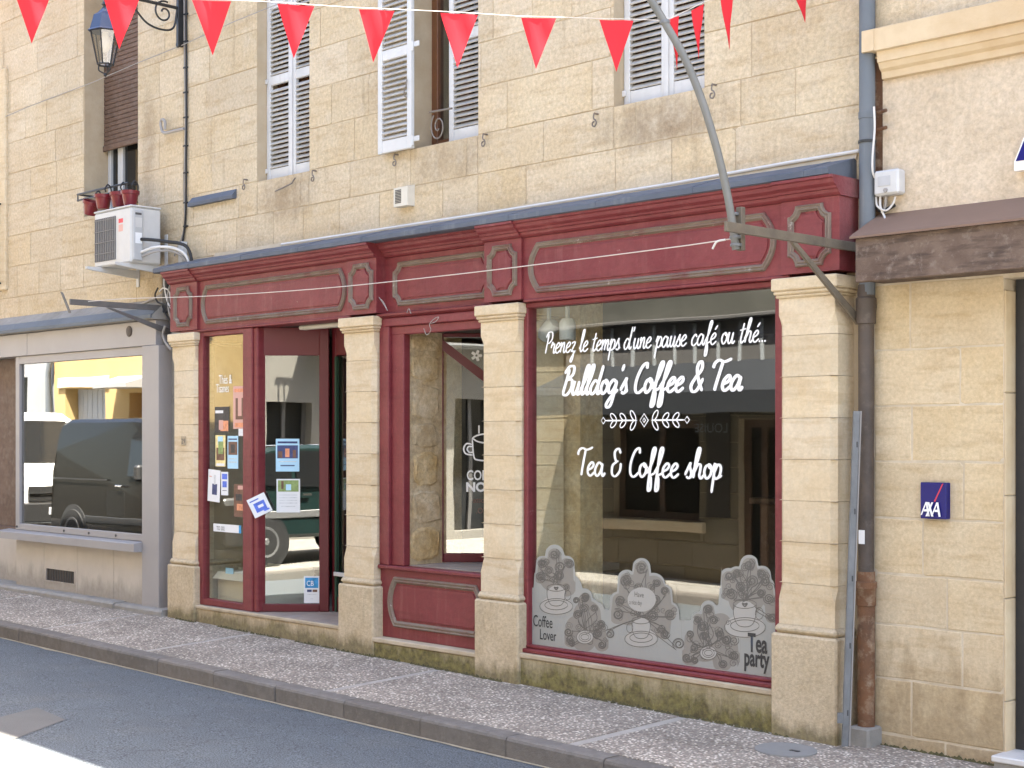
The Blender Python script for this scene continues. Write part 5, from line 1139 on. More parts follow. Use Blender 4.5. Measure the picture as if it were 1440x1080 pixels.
# leaf ornament
om = MB(); ocx, ocz = X(906, YG), zl(906, 591)
def leafp(x_, z_, a_, L_=.055, w_=.016):
    c_, s_ = math.cos(a_), math.sin(a_); pts = []
    for t in range(13):
        th_ = 2 * math.pi * t / 12; u = L_ * (.5 - .5 * math.cos(th_ / 1)) ; v = w_ * math.sin(th_)
        pts.append((x_ + u * c_ - v * s_, z_ + u * s_ + v * c_))
    return pts
kk = 0
for sgn in (-1, 1):
    ribbon(om, [(ocx + sgn * .06, ocz), (ocx + sgn * .2, ocz), (ocx + sgn * .34, ocz)], .010, yL, 1, 1)
    for i in range(3):
        for up_ in (-1, 1):
            a_ = (math.pi if sgn < 0 else 0) + sgn * up_ * (1.0 if i == 0 else .75) + (math.pi if i == 0 else 0) * 0
            ribbon(om, leafp(ocx + sgn * (.075 + i * .085), ocz, a_, .075 if i == 0 else .065), .008, yL, 2 + (kk % 3), 1, 2); kk += 1
    dx_ = ocx + sgn * .36; ribbon(om, [(dx_ - .02, ocz), (dx_, ocz + .022), (dx_ + .02, ocz), (dx_, ocz - .022), (dx_ - .02, ocz)], .008, yL, 3, 1, 1)
for s_ in (.036, .012): ribbon(om, [(ocx - s_, ocz), (ocx, ocz + s_ * 1.2), (ocx + s_, ocz), (ocx, ocz - s_ * 1.2), (ocx - s_, ocz)], .009, yL, 2, 1, 1)
obj('ornament', om, 'vinyl_white', BW)
# frosted film along the foot of the big pane, with swirls, cups and lettering
yF = YG - .0012
def gp(u, v): return X(730 + u / 3.6, YG), zl(730 + u / 3.6, 700 + v / 3.6)   # from the enlarged photo detail
circ = [(180, 285, 48), (120, 330, 36), (240, 335, 42), (110, 400, 36), (180, 400, 90), (240, 460, 80), (330, 500, 42), (340, 580, 80), (395, 560, 34), (620, 350, 45), (545, 410, 46), (505, 520, 46), (600, 440, 70), (680, 440, 60), (735, 480, 42), (760, 575, 50), (560, 560, 90), (690, 560, 90),
        (1165, 335, 46), (1100, 385, 38), (1060, 395, 40), (1060, 480, 50), (1165, 420, 90), (1230, 390, 46), (1245, 450, 50), (1270, 520, 42), (1150, 530, 130), (960, 560, 40), (905, 610, 34), (960, 640, 80), (1020, 600, 60)]
NX = 260; us = [64 + (1312 - 64) * i / NX for i in range(NX + 1)]; mbF = MB(); vs = []; top = []
for u in us:
    base = 455 if u < 110 else (455 + (u - 110) * .0 if u < 60 else 560 + (u - 400) * .14 if u > 330 else 470 + max(0, (u - 270)) * 1.3)
    if 770 < u < 900: base = 620
    if u > 1280: base = 560
    v = base
    for cu, cv, r in circ:
        if abs(u - cu) < r: v = min(v, cv - math.sqrt(r * r - (u - cu) ** 2))
    top.append(v)
for i, u in enumerate(us):
    xx, zt = gp(u, top[i]); vs += [(xx, yF, zg0 - .002), (xx, yF, zt)]
mbF.add(vs, [(2 * i, 2 * i + 2, 2 * i + 3, 2 * i + 1) for i in range(NX)])
FF = obj('frosted_film', mbF, 'frosted_film', BW)
sw = MB(); kk = 0
def spiral(u, v, r, turns=2.2, ph=0.0, dirn=1, w_=.007):
    pts = []
    for t in range(int(turns * 9) + 1):
        q = t / (turns * 9); a_ = ph + dirn * q * turns * 2 * math.pi; rr = r * (1 - .88 * q); pts.append(gp(u + rr * math.cos(a_), v + rr * math.sin(a_)))
    global kk; ribbon(sw, pts, w_, yF, kk % 6 + 1, .8, 2); kk += 1
R4 = random.Random(11)
def swirl_cluster(pts_, tail):
    for (u, v, r) in pts_:
        dn = R4.choice((-1, 1)); ph = R4.uniform(0, 6.28)
        spiral(u, v, r, R4.uniform(1.8, 2.6), ph, dn, .0075); spiral(u, v, r * .78, R4.uniform(1.4, 2), ph + .5, dn, .004)
        tu, tv = tail; 
        for off in (0, 9):
            u0_, v0_ = u + (r - off) * math.cos(ph), v + (r - off) * math.sin(ph); mu, mv = (u0_ + tu) / 2 + R4.uniform(-30, 30), (v0_ + tv) / 2
            global kk; ribbon(sw, [gp(u0_, v0_), gp(mu, mv), gp(tu + R4.uniform(-25, 25), tv + R4.uniform(-10, 10))], .006, yF, kk % 6 + 1, .7, 5); kk += 1
def blob(cl, k):                                 # darker ground of one swirl cluster, inside the pale border of the film
    u0_, u1_ = min(c[0] - c[2] for c in cl), max(c[0] + c[2] for c in cl); n = 46; vs = []; m = MB()
    for i in range(n + 1):
        u = u0_ + (u1_ - u0_) * i / n; lo_, hi_ = 9e9, -9e9
        for cu, cv, r in cl:
            if abs(u - cu) < r: h = math.sqrt(r * r - (u - cu) ** 2); lo_ = min(lo_, cv - h); hi_ = max(hi_, cv + h)
        if hi_ < lo_: lo_ = hi_ = cl[0][1]
        for v in (hi_, lo_): xx, z_ = gp(u, v); vs.append((xx, yF - .0002 - k * .00002, max(z_, zg0 + .004)))
    m.add(vs, [(2 * i, 2 * i + 2, 2 * i + 3, 2 * i + 1) for i in range(n)]); obj('swirl_ground', m, 'frost_mid', FF)
mat('frost_mid', (0.235, 0.22, 0.192), 0.6)
CL = [([(180, 290, 34), (125, 332, 30), (240, 338, 32), (110, 405, 30), (180, 400, 78), (240, 450, 50)], 130), ([(335, 510, 30), (345, 590, 70), (300, 660, 66), (400, 660, 40), (330, 720, 60), (262, 720, 36), (420, 740, 38)], 140),
      ([(620, 355, 34), (545, 415, 34), (508, 520, 36), (600, 450, 66), (680, 450, 56), (735, 480, 32), (762, 578, 40), (560, 560, 86), (690, 570, 86), (500, 600, 40), (720, 660, 50)], 240),
      ([(1165, 340, 36), (1100, 390, 32), (1062, 405, 34), (1065, 480, 42), (1165, 430, 84), (1230, 395, 38), (1245, 455, 42), (1268, 520, 36), (1150, 510, 90), (1280, 600, 34)], 180),
      ([(960, 570, 32), (908, 615, 28), (960, 650, 70), (1020, 640, 56), (880, 720, 46), (940, 740, 90), (1050, 740, 60), (1085, 810, 40), (870, 800, 50), (1030, 830, 50)], 190)]
for k_, (cl, n_) in enumerate(CL):
    blob(cl, k_)
    for i_ in range(n_ // 6):
        cu, cv, r = R4.choice(cl); a_ = R4.uniform(0, 6.28); q_ = R4.uniform(0, .8) * r
        spiral(cu + q_ * math.cos(a_), cv + q_ * math.sin(a_), R4.uniform(14, 26), R4.uniform(1.2, 2.2), R4.uniform(0, 6.28), R4.choice((-1, 1)), R4.uniform(.003, .0055))
swirl_cluster([(180, 285, 28), (120, 332, 24), (255, 335, 24), (108, 400, 26), (210, 350, 30), (205, 395, 26), (150, 370, 24)], (190, 430))
swirl_cluster([(335, 500, 24), (380, 560, 20), (330, 560, 26), (300, 590, 24), (415, 640, 22), (250, 680, 24), (400, 690, 26), (290, 520, 18), (265, 735, 20), (420, 745, 22)], (335, 680))
swirl_cluster([(622, 352, 32), (545, 420, 32), (515, 520, 28), (500, 590, 32), (765, 590, 30), (740, 470, 22), (690, 520, 28), (570, 500, 24), (700, 430, 22), (460, 690, 26), (810, 740, 34), (740, 690, 26), (680, 600, 30)], (620, 600))
swirl_cluster([(1165, 340, 30), (1105, 385, 22), (1065, 395, 26), (1230, 385, 24), (1245, 425, 26), (1180, 420, 32), (1075, 490, 32), (1120, 450, 28), (1265, 510, 28), (1225, 480, 24), (1280, 610, 26)], (1150, 520))
swirl_cluster([(960, 565, 24), (905, 615, 20), (865, 690, 22), (930, 650, 28), (985, 620, 26), (1050, 720, 26), (1085, 800, 24), (885, 760, 24), (1020, 690, 24), (850, 810, 26), (1035, 840, 24), (890, 825, 20), (940, 700, 22)], (955, 760))
obj('swirls', sw, 'frost_line', FF)
CUP = [MB(), MB()]
def ell(u, v, a_, b_, w_=.004, t0=0, t1=6.2832):
    global kk; ribbon(CUP[1], [gp(u + a_ * math.cos(t0 + (t1 - t0) * t / 24), v + b_ * math.sin(t0 + (t1 - t0) * t / 24)) for t in range(25)], w_, yF - .0018, kk % 5 + 1, 1, 1); kk += 1
def efill(u, v, a_, b_, k=0): n = 24; CUP[0].add([(gp(u + a_ * math.cos(6.2832 * t / n), v + b_ * math.sin(6.2832 * t / n))[0], yF - .0016 - k * .0001, gp(u + a_ * math.cos(6.2832 * t / n), v + b_ * math.sin(6.2832 * t / n))[1]) for t in range(n)], [tuple(range(n))])
def flush():
    if CUP[0].v: obj('cup_shape', CUP[0], 'frost_pale', FF)
    if CUP[1].v: obj('cup_outline', CUP[1], 'frost_line', FF)
    CUP[0] = MB(); CUP[1] = MB()
for (u, v, s_, heart) in ((190, 505, 1.0, 1), (620, 670, 1.0, 0), (1145, 600, 1.25, 1)):
    efill(u, v + 40 * s_, 80 * s_, 48 * s_, 0); efill(u, v - 10 * s_, 48 * s_, 52 * s_, 1)
    ell(u, v + 45 * s_, 84 * s_, 40 * s_); ell(u, v + 38 * s_, 58 * s_, 24 * s_); ell(u, v - 50 * s_, 47 * s_, 18 * s_)
    ribbon(CUP[1], [gp(u - 47 * s_, v - 50 * s_), gp(u - 44 * s_, v), gp(u - 24 * s_, v + 38 * s_), gp(u + 24 * s_, v + 38 * s_), gp(u + 44 * s_, v), gp(u + 47 * s_, v - 50 * s_)], .004, yF - .0018, kk % 5 + 1, 1, 4); kk += 1
    ell(u + (58 if heart else -58) * s_, v - 12 * s_, 16 * s_, 24 * s_)
    if heart: ribbon(CUP[1], [gp(u, v - 38 * s_), gp(u - 10 * s_, v - 52 * s_), gp(u, v - 50 * s_), gp(u + 10 * s_, v - 52 * s_), gp(u, v - 38 * s_)], .010, yF - .002, 6, 1, 4)
    flush()
for (u, v) in ((335, 705), (960, 785)): efill(u, v, 42, 36, 2); ell(u, v, 42, 34); ell(u, v, 30, 23); ell(u, v, 20, 14); flush()
efill(622, 515, 72, 62, 3); flush()
for s, (u, v), sz, mm, kw in (('Coffee', (72, 648), .115, 'ink_dark', dict(sx=.62)), ('Lover', (105, 715), .105, 'ink_dark', dict(sx=.66)), ('Tea', (1160, 775), .16, 'ink_dark', dict(sx=.60, bold=.004)), ('party', (1140, 845), .15, 'ink_dark', dict(sx=.60, bold=.004)), ('Have', (585, 500), .05, 'frost_line', dict(sx=.8)), ('a nice day', (560, 538), .045, 'frost_line', dict(sx=.6))):
    x_, z_ = gp(u, v); text_on(FF, s, x_, z_, yF - .0028, sz, mm, **kw)
# ================================================================== stickers and posters on the glass
def poster(px, py, wpx, hpx, label, m, plane, tilt=0.0, marks=(), cat='poster', texts=(), off=.004):
    """sheet of paper stuck to the pane: px,py its centre in the photo; marks are flat prints (u0,u1,v0,v1,material)"""
    if plane == 'side': o = at(px, py, Y1 - .004); ang = 0; kx_ = (X(px + 5, Y1) - X(px - 5, Y1)) / 10; kz_ = (Z(px, py - 5, Y1) - Z(px, py + 5, Y1)) / 10
    else: o = P0 + Vector((A * s1(px), B * s1(px), 0)) - Vector((-B, A, 0)) * off; o.z = z1(py); ang = ANG; kx_ = kz_ = D1 / F
    w_, h_ = wpx * kx_, hpx * kz_
    e = thing('poster', o, label, cat); e.rotation_euler = (0, 0, ang)
    ct, st = math.cos(tilt), math.sin(tilt)
    def q(name, u0, u1, v0, v1, y, mm):
        pts = [(u * w_ * ct - v * h_ * st, u * w_ * st + v * h_ * ct) for u, v in ((u0, v0), (u1, v0), (u1, v1), (u0, v1))]
        ob = obj(name, MB().prism(pts, y - .0006, y, 'y'), mm); ob.parent = e; return ob
    sh = q('sheet', -.5, .5, -.5, .5, 0, m)
    for i, (u0, u1, v0, v1, mm) in enumerate(marks): q('print', u0, u1, v0, v1, -.0009 - i * .0002, mm)
    for (s, u, v, sz, mm) in texts:
        me = text_mesh(s, sz * h_, sx=.8); me.transform(__import__('mathutils').Matrix.Translation((u * w_, -.0022, v * h_))); ob = link('lettering', me, mm); ob.parent = e
    return e
for nm, c_ in (('pr_navy', (.02, .03, .10)), ('pr_brown', (.10, .045, .025)), ('pr_blue', (.05, .10, .42)), ('pr_green', (.16, .22, .07)), ('pr_grey', (.40, .41, .42)), ('pr_orange', (.50, .20, .10)), ('pr_black', (.02, .018, .018)), ('pr_teal', (.02, .20, .42)), ('pr_yellow', (.55, .45, .20))): mat(nm, c_, .6, tuple(min(1, v * 1.8 + .03) for v in c_), 30.0, .8)
LN = lambda v, a=-.38, b=.38, m='pr_grey', h=.012: (a, b, v - h, v + h, m)
poster(404.5, 640, 33, 46, 'pale blue concert poster with a dark stage photo on the angled glass', 'paper_blue', 'door', 0, [(-.44, .44, -.10, .30, 'pr_navy'), (-.40, -.22, -.08, .12, 'pr_brown'), (-.10, .08, -.06, .2, 'pr_orange'), (.22, .36, -.08, .16, 'pr_brown'), (-.42, .42, .36, .42, 'pr_navy'), LN(-.2), LN(-.32, -.3, .3, 'pr_navy', .018)])
poster(405.5, 697, 33, 47, 'white notice with a picture of green trees on the angled glass', 'paper', 'door', 0, [(-.44, .44, .12, .46, 'pr_green'), (-.1, .12, .16, .34, 'paper_blue'), (-.3, -.2, .2, .44, 'pr_brown'), LN(.02), LN(-.06), LN(-.14), LN(-.22), LN(-.32, -.3, .3)])
poster(367, 710, 27, 28, 'small white flyer with blue drawing taped askew across the red post', 'paper', 'door', .45, [(-.28, .32, -.30, .18, 'pr_blue'), (-.1, .2, -.12, .02, 'paper'), (-.4, .1, .30, .36, 'pr_blue'), (.1, .4, -.38, -.3, 'pr_blue')], 'flyer', off=.075)
CBp = poster(438.5, 829, 22, 38, 'white and blue bank card sticker low on the angled glass', 'paper', 'door', 0, [(-.42, .42, .06, .44, 'pr_teal'), (-.30, .0, -.09, .0, 'pr_navy'), (.05, .35, -.09, .0, 'pr_brown'), LN(-.18, -.3, .3), LN(-.34, -.1, .1, 'pr_grey', .02)], 'sticker', [('CB', -.34, .14, .27, 'vinyl_white')])
poster(336.5, 573, 17, 60, 'tall salmon pink poster of dancers behind the side window', 'paper_pink', 'side', 0, [(-.3, .4, -.28, .22, 'pr_brown'), (-.1, .2, -.2, .26, 'paper_pink'), (-.4, .4, .36, .44, 'pr_orange'), (-.35, .35, -.46, -.36, 'pr_orange')])
poster(312, 590, 20, 36, 'black poster with white lettering and pale figure in the side window', 'pr_black', 'side', 0, [(-.1, .45, -.45, -.05, 'pr_orange'), (-.2, .1, -.4, -.02, 'paper_pink'), (-.45, .1, .25, .36, 'paper')])
poster(310, 634, 14, 44, 'yellow and black festival poster in the side window', 'pr_yellow', 'side', 0, [(-.4, .4, -.3, .1, 'pr_brown'), (-.25, .25, .2, .46, 'paper_blue'), (-.4, .4, -.48, -.40, 'paper'), (-.2, .3, -.1, .3, 'pr_green')])
poster(327.5, 636, 15, 46, 'narrow pale blue poster with a dark picture in the side window', 'paper_blue', 'side', 0, [(-.42, .42, -.08, .32, 'pr_brown'), (-.2, .2, -.02, .24, 'pr_black'), LN(.4, -.4, .4, 'pr_navy', .02), LN(-.2), LN(-.3)])
poster(301, 683, 17, 45, 'white flyer with a dark fashion sketch in the side window', 'paper', 'side', -.06, [(-.14, .26, -.28, .06, 'pr_navy'), (-.02, .12, .04, .34, 'pr_grey'), LN(.28, -.42, -.2, 'pr_orange')], 'flyer')
poster(316, 680, 10, 33, 'narrow white flyer with blue lettering in the side window', 'paper', 'side', 0, [(-.36, .36, .18, .42, 'pr_blue'), (-.3, .3, -.16, .1, 'pr_blue'), LN(-.3, -.3, .3, 'pr_navy')], 'flyer')
poster(336, 704, 14, 46, 'dark red photo poster at the lower edge of the side window posters', 'pr_brown', 'side', 0, [(-.1, .4, .34, .46, 'paper_pink'), (-.3, .3, .0, .2, 'pr_black'), (-.2, .4, -.3, -.1, 'pr_orange')])
poster(340, 608, 9, 10, 'small white paper tag under the pink poster', 'paper', 'side', 0, [LN(0, -.3, .3)], 'tag')
poster(319.5, 743, 39, 11, 'white licence plate with black characters inside the side window', 'paper', 'side', 0, [(.42, .5, -.5, .5, 'pr_teal')], 'licence plate', [('TO 202', -.38, -.30, .72, 'ink_dark')])
text_on(SL, 'Thés &', X(308, Y1), Z(308, 540, Y1), Y1 - .002, .115, 'vinyl_white', sx=.62); text_on(SL, 'Tisanes', X(304, Y1), Z(304, 552, Y1), Y1 - .002, .11, 'vinyl_white', sx=.62)
# letters on the angled window of the recess
def on2(s, px, py, size, m, **k):
    me = text_mesh(s, size, **k); Mx = __import__('mathutils').Matrix; o = Q0 + Vector((A * s2(px), B * s2(px), 0)) + Vector((-B, A, 0)) * .008; o.z = z2(py)
    me.transform(Mx.Translation(o) @ Mx.Rotation(ANG, 4, 'Z')); return link('lettering', me, m, GW)
on2('I', 672, 609, .085, 'vinyl_white', sx=.8, bold=.003); on2('COFFEE', 656, 675, .11, 'vinyl_white', sx=.72, bold=.002); on2('NOW', 655, 691, .10, 'vinyl_white', bold=.004)
on2('Sainte-Charlotte', 731, 707, .062, 'vinyl_brown', mirror=True, sx=.9); on2('Rue de D.O.', 720, 722, .062, 'vinyl_brown', mirror=True, sx=.9)
cupm = MB()
def q2(px, py): return (s2(px), z2(py))
for pts in ([(664, 616), (666, 640), (672, 647), (700, 647), (704, 640), (706, 616)], [(664, 616), (672, 612), (685, 610), (698, 612), (706, 616), (698, 621), (685, 623), (672, 621), (664, 616)], [(664, 625), (656, 624), (652, 631), (655, 638), (665, 640)], [(664, 628), (659, 628), (657, 632), (660, 636), (665, 636)]):
    ribbon(cupm, [q2(*p_) for p_ in pts], .012, .006, 1, 1, 4)
cupm.v = [(v[0], v[1], v[2]) for v in cupm.v]; obj('cup_drawing', cupm.xf(Q0, ANG), 'vinyl_white', GW)
fl = MB()
for k in range(5):
    a_ = k * 2 * math.pi / 5; c_ = q2(670, 500); ribbon(fl, [(c_[0] + .008 * math.cos(a_), c_[1] + .008 * math.sin(a_)), (c_[0] + .03 * math.cos(a_), c_[1] + .03 * math.sin(a_)), (c_[0] + .045 * math.cos(a_), c_[1] + .045 * math.sin(a_))], .022, .006, k, 1, 4)
obj('flower_sticker', fl.xf(Q0, ANG), 'vinyl_white', GW)
# things inside the shop
bxp_ = at(322, 840, .35); 
CBX = thing('cardboard_box', (bxp_.x, .35, .28), 'open pale cardboard box on the floor behind the side window', 'box')
b0_, b1_ = max(X(300, .0), -11.55), X(352, .0)
obj('carton', MB().box(b0_, b1_ + .2, .0, .22, .32, .58).box(b0_, b0_ + .02, .221, .55, .36, .60).box(b1_ + .18, b1_ + .2, .221, .55, .36, .60).box(b0_ + .021, b1_ + .179, .53, .55, .36, .62).box(b0_ + .021, b1_ + .179, .221, .529, .28, .38), 'cardboard', CBX)
obj('flap', MB().add([(b0_, .0, .58), (b1_ + .2, .0, .58), (b1_ + .2, -.06, .52), (b0_, -.06, .52)], [(0, 1, 2, 3)]), 'cardboard', CBX); obj('box_label', B1(b0_ + .14, b0_ + .26, -.012, -.008, .53, .62), 'paper_blue', CBX)
for px, py, tl, lab in ((772, 463, .9, 'white spotlight turned sideways on the ceiling track inside the big window'), (798, 462, .0, 'white square spotlight hanging straight down inside the big window')):
    p = at(px, py, .06); e = thing('spotlight', (p.x, .06, p.z), lab, 'spotlight', 'spotlights inside the shop window')
    hd = MB().lathe((0, 0, -.08), [(.055, 0), (.058, .01), (.058, .12), (.04, .15), (.02, .155)], 16); o_ = obj('head', hd, 'white_plastic'); o_.parent = e; o_.rotation_euler = (0, tl, 0)
    o_ = obj('stem', MB().box(-.012, .012, -.012, .012, .05, 2.80 - p.z, .002), 'white_plastic'); o_.parent = e
ct_ = thing('shop_counter', (-6.4, 2.6, .275), 'dark wooden counter standing inside the coffee shop', 'counter')
obj('counter_body', B1(-7.3, -5.4, 2.4, 2.9, .276, 1.25, .01), 'brown_wood', ct_); obj('counter_top', B1(-7.36, -5.34, 2.34, 2.96, 1.2505, 1.30, .008), 'hood_board', ct_)
# ================================================================== across the street: what the panes mirror
YW = -6.6
def ox(px, Yo=YW, Yg=YG): return opp(px, 600, Yg, Yo).x
def oz(px, py, Yo=YW, Yg=YG): return opp(px, py, Yg, Yo).z
OB = thing('awning_shop_building', (-13, -6.8, 0), 'limestone building across the street with dark awning, seen mirrored in the big window', 'building')
x0_, x1_ = -20.3, -8.2
wz = [(ox(862), ox(985), oz(920, 730), oz(920, 592)), (ox(1040), ox(1092), -.3, oz(1060, 590))]
ow = wall_sheet(x0_, x1_, -.3, 2.94, YW - .35, YW, wz); OW = obj('wall', ow, 'limestone_mortar', OB)
mat('dim_stone', (.21, .175, .115), .9, (.16, .125, .08), 3.0, .6, .5, 40, rnd=.12)
ashlar(OW, -14.6, -9.0, [-.1, .24, .54, .84, 1.14, 1.44, 1.74, 2.04, 2.34, 2.64, 2.94], YW + .006, YW - .05, wz, 'dim_stone', .5, 1.0, .004)
mat('peeling_wall', (.055, .055, .046), .9, (.15, .145, .125), 1.3, .7, .3, 30, streak=((.09, .085, .075), .6, 5.0))
obj('upper_wall', B1(x0_, x1_, YW - .35, YW, 2.9405, 7.6), 'peeling_wall', OB)
zf0, zf1 = oz(950, 527), oz(950, 455)
fx0, fx1 = ox(800), ox(1140)
fo = obj('fascia', B1(fx0, fx1, YW + .008, YW + .06, zf0, zf1, .004), 'dark_fascia', OB)
for px in (838.6, 867, 895, 923.6, 953.5, 983, 1015, 1046, 1078): obj('fascia_rib', B1(ox(px) - .02, ox(px) + .02, YW + .0605, YW + .09, zf0 + .01, zf1 - .02, .004), 'grey_shutter', fo)
obj('cornice', B1(x0_ + 1.5, x1_, YW + .008, YW + .20, zf1 + .001, zf1 + .05, .01), 'dark_fascia', OB)
ya_ = YW + 1.0; za = oz(920, 572, ya_)
aw = MB(); aw.prism([(YW + .03, za + .55), (ya_, za + .16), (ya_, za + .13), (YW + .03, za + .52)], ox(735, ya_), ox(1150, ya_), 'x'); AWN = obj('awning', aw, 'awning_cloth', OB)
obj('valance', B1(ox(735, ya_), ox(1150, ya_), ya_ + .001, ya_ + .012, za - .08, za + .15), 'awning_cloth', AWN)
for (a_, b_, c_, d_) in wz:
    m = MB()
    for xa_, xb_ in ((a_, a_ + .08), (b_ - .08, b_), ((a_ + b_) / 2 - .04, (a_ + b_) / 2 + .04)): m.box(xa_, xb_, YW - .16, YW - .10, c_, d_, .004)
    m.box(a_, b_, YW - .161, YW - .099, c_, c_ + .09, .004).box(a_, b_, YW - .161, YW - .099, d_ - .09, d_, .004)
    wn_ = obj('window', m, 'brown_wood', OB); obj('pane', B1(a_, b_, YW - .14, YW - .134, c_, d_), 'car_glass', wn_)
obj('window_sill', B1(wz[0][0] - .12, wz[0][1] + .12, YW + .008, YW + .10, wz[0][2] - .14, wz[0][2] - .01, .01), 'dressed_limestone', OB)
obj('menu_board', B1(ox(996), ox(1029), YW + .012, YW + .03, oz(1010, 728), oz(1010, 578), .004), 'interior_dark', OB)
mb_ = OB.children[-1]
text_on(mb_, 'LOUISE', ox(1028), oz(1010, 605), YW + .034, .16, 'grey_shutter', mirror=False, sx=-1) if False else None
me_ = text_mesh('LOUISE', .15); me_.transform(__import__('mathutils').Matrix.Rotation(math.pi, 4, 'Z')); me_.transform(__import__('mathutils').Matrix.Translation((ox(1027), YW + .034, oz(1010, 608)))); link('lettering', me_, 'grey_shutter', mb_)
for i_ in range(2): obj('upper_window', B1(-15.6 + i_ * 3, -14.6 + i_ * 3, YW + .006, YW + .03, 4.6, 6.4, .004), 'grey_shutter', OB)
obj('roof', MB().prism([(YW + .4, 7.62), (YW + .4, 7.7), (YW - 4, 9.4), (YW - 4, 7.62)], x0_, x1_, 'x'), 'roof_tile', OB)
# sunlit yellow house mirrored in the grey shop window
yg3 = -.10; ox3 = lambda px: opp(px, 600, yg3, YW).x; oz3 = lambda px, py: opp(px, py, yg3, YW).z
YH = thing('yellow_house', (-28, -6.8, 0), 'sunlit yellow house with grey double door, mirrored in the grey shop window', 'house')
hx = ox3(77); hops = [(ox3(92), ox3(147), -.2, oz3(120, 546)), (ox3(181), ox3(214), -.2, oz3(190, 552))]
YHW = obj('wall', wall_sheet(hx, -20.35, -.3, 7.4, YW - .4, YW, hops), 'yellow_wall', YH)
for k_, (a_, b_, c_, d_) in enumerate(hops):
    m = MB(); n_ = 8 if k_ == 0 else 4
    for i_ in range(n_): m.box(a_ + (b_ - a_) * i_ / n_ + .006, a_ + (b_ - a_) * (i_ + 1) / n_ - .006, YW - .30, YW - .26, c_, d_, .006)
    m.box(a_, b_, YW - .33, YW - .301, c_, d_); obj('door', m, 'grey_shutter' if k_ == 0 else 'orange_wood', YH)
obj('lintel', B1(ox3(84), ox3(155), YW + .002, YW + .05, oz3(120, 545), oz3(120, 530), .01), 'dressed_limestone', YH)
obj('door_canopy', MB().prism([(YW + .002, oz3(190, 528)), (YW + .55, oz3(190, 540)), (YW + .55, oz3(190, 546)), (YW + .002, oz3(190, 546))], ox3(168), ox3(216), 'x'), 'pale_wall', YH)
obj('drainpipe', MB().tube([(ox3(74), YW + .08, -.1), (ox3(74), YW + .08, oz3(74, 525)), (ox3(78), YW + .10, oz3(74, 512)), (ox3(80), YW + .10, 6.5)], .06, 10), 'zinc_pipe', YH)
obj('roof', MB().prism([(YW + .4, 7.42), (YW + .4, 7.5), (YW - 4, 9.2), (YW - 4, 7.42)], hx, -20.35, 'x'), 'roof_tile', YH)
GHs = thing('pale_house', (-40, -6.8, 0), 'pale grey house next to the yellow house, mirrored in the grey shop window', 'house')
obj('wall', wall_sheet(-60, hx - .01, -.3, 8, YW - .4, YW - .02, [(hx - 2.2, hx - 1.2, 1.2, 3.0), (hx - 4.6, hx - 3.5, 1.2, 3.0)]), 'pale_wall', GHs)
for i_ in (0, 1): obj('window', B1(hx - 2.2 - 2.35 * i_, hx - 1.2 - 2.35 * i_, YW - .2, YW - .15, 1.2, 3.0), 'car_glass', GHs)
obj('roof', MB().prism([(YW + .4, 8.02), (YW + .4, 8.1), (YW - 4, 9.8), (YW - 4, 8.02)], -60, hx, 'x'), 'roof_tile', GHs)
# house behind the photographer, mirrored in the angled glass
YW = -10.6
BH = thing('balcony_house', (0, -10.8, 0), 'beige house with a railed balcony across the street, seen mirrored in the angled door glass', 'house')
bops = [(-5.4, -4.4, .1, 2.5), (-3.0, -2.0, .9, 2.4), (-.6, .5, .9, 2.4), (1.6, 2.7, .1, 2.5), (-4.9, -3.9, 3.6, 5.6), (-1.6, -.6, 3.6, 5.6), (1.6, 2.6, 3.6, 5.6)]
mat('beige_wall', (.25, .235, .205), .9, (.21, .195, .17), 2.0, .5, .2, 40)
obj('wall', wall_sheet(-12, 9, -.5, 7.6, YW - .4, YW - .01, bops), 'beige_wall', BH)
for (a_, b_, c_, d_) in bops: wn_ = obj('window', MB().box(a_, a_ + .08, YW - .25, YW - .19, c_, d_).box(b_ - .08, b_, YW - .25, YW - .19, c_, d_).box((a_ + b_) / 2 - .04, (a_ + b_) / 2 + .04, YW - .25, YW - .19, c_, d_), 'dark_fascia', BH); obj('pane', B1(a_, b_, YW - .23, YW - .224, c_, d_), 'car_glass', wn_)
bal = MB().box(-2.2, 3.4, YW - .005, YW + .75, 3.38, 3.55, .01); BA = obj('balcony', bal, 'pale_wall', BH)
for i_ in range(46): obj('baluster', B1(-2.15 + i_ * .12, -2.13 + i_ * .12, YW + .70, YW + .72, 3.551, 4.5), 'black_iron', BA)
obj('balcony_rail', B1(-2.2, 3.4, YW + .69, YW + .74, 4.501, 4.54), 'black_iron', BA)
obj('roof', MB().prism([(YW + .4, 7.62), (YW + .4, 7.7), (YW - 4, 9.4), (YW - 4, 7.62)], -12, 9, 'x'), 'roof_tile', BH)
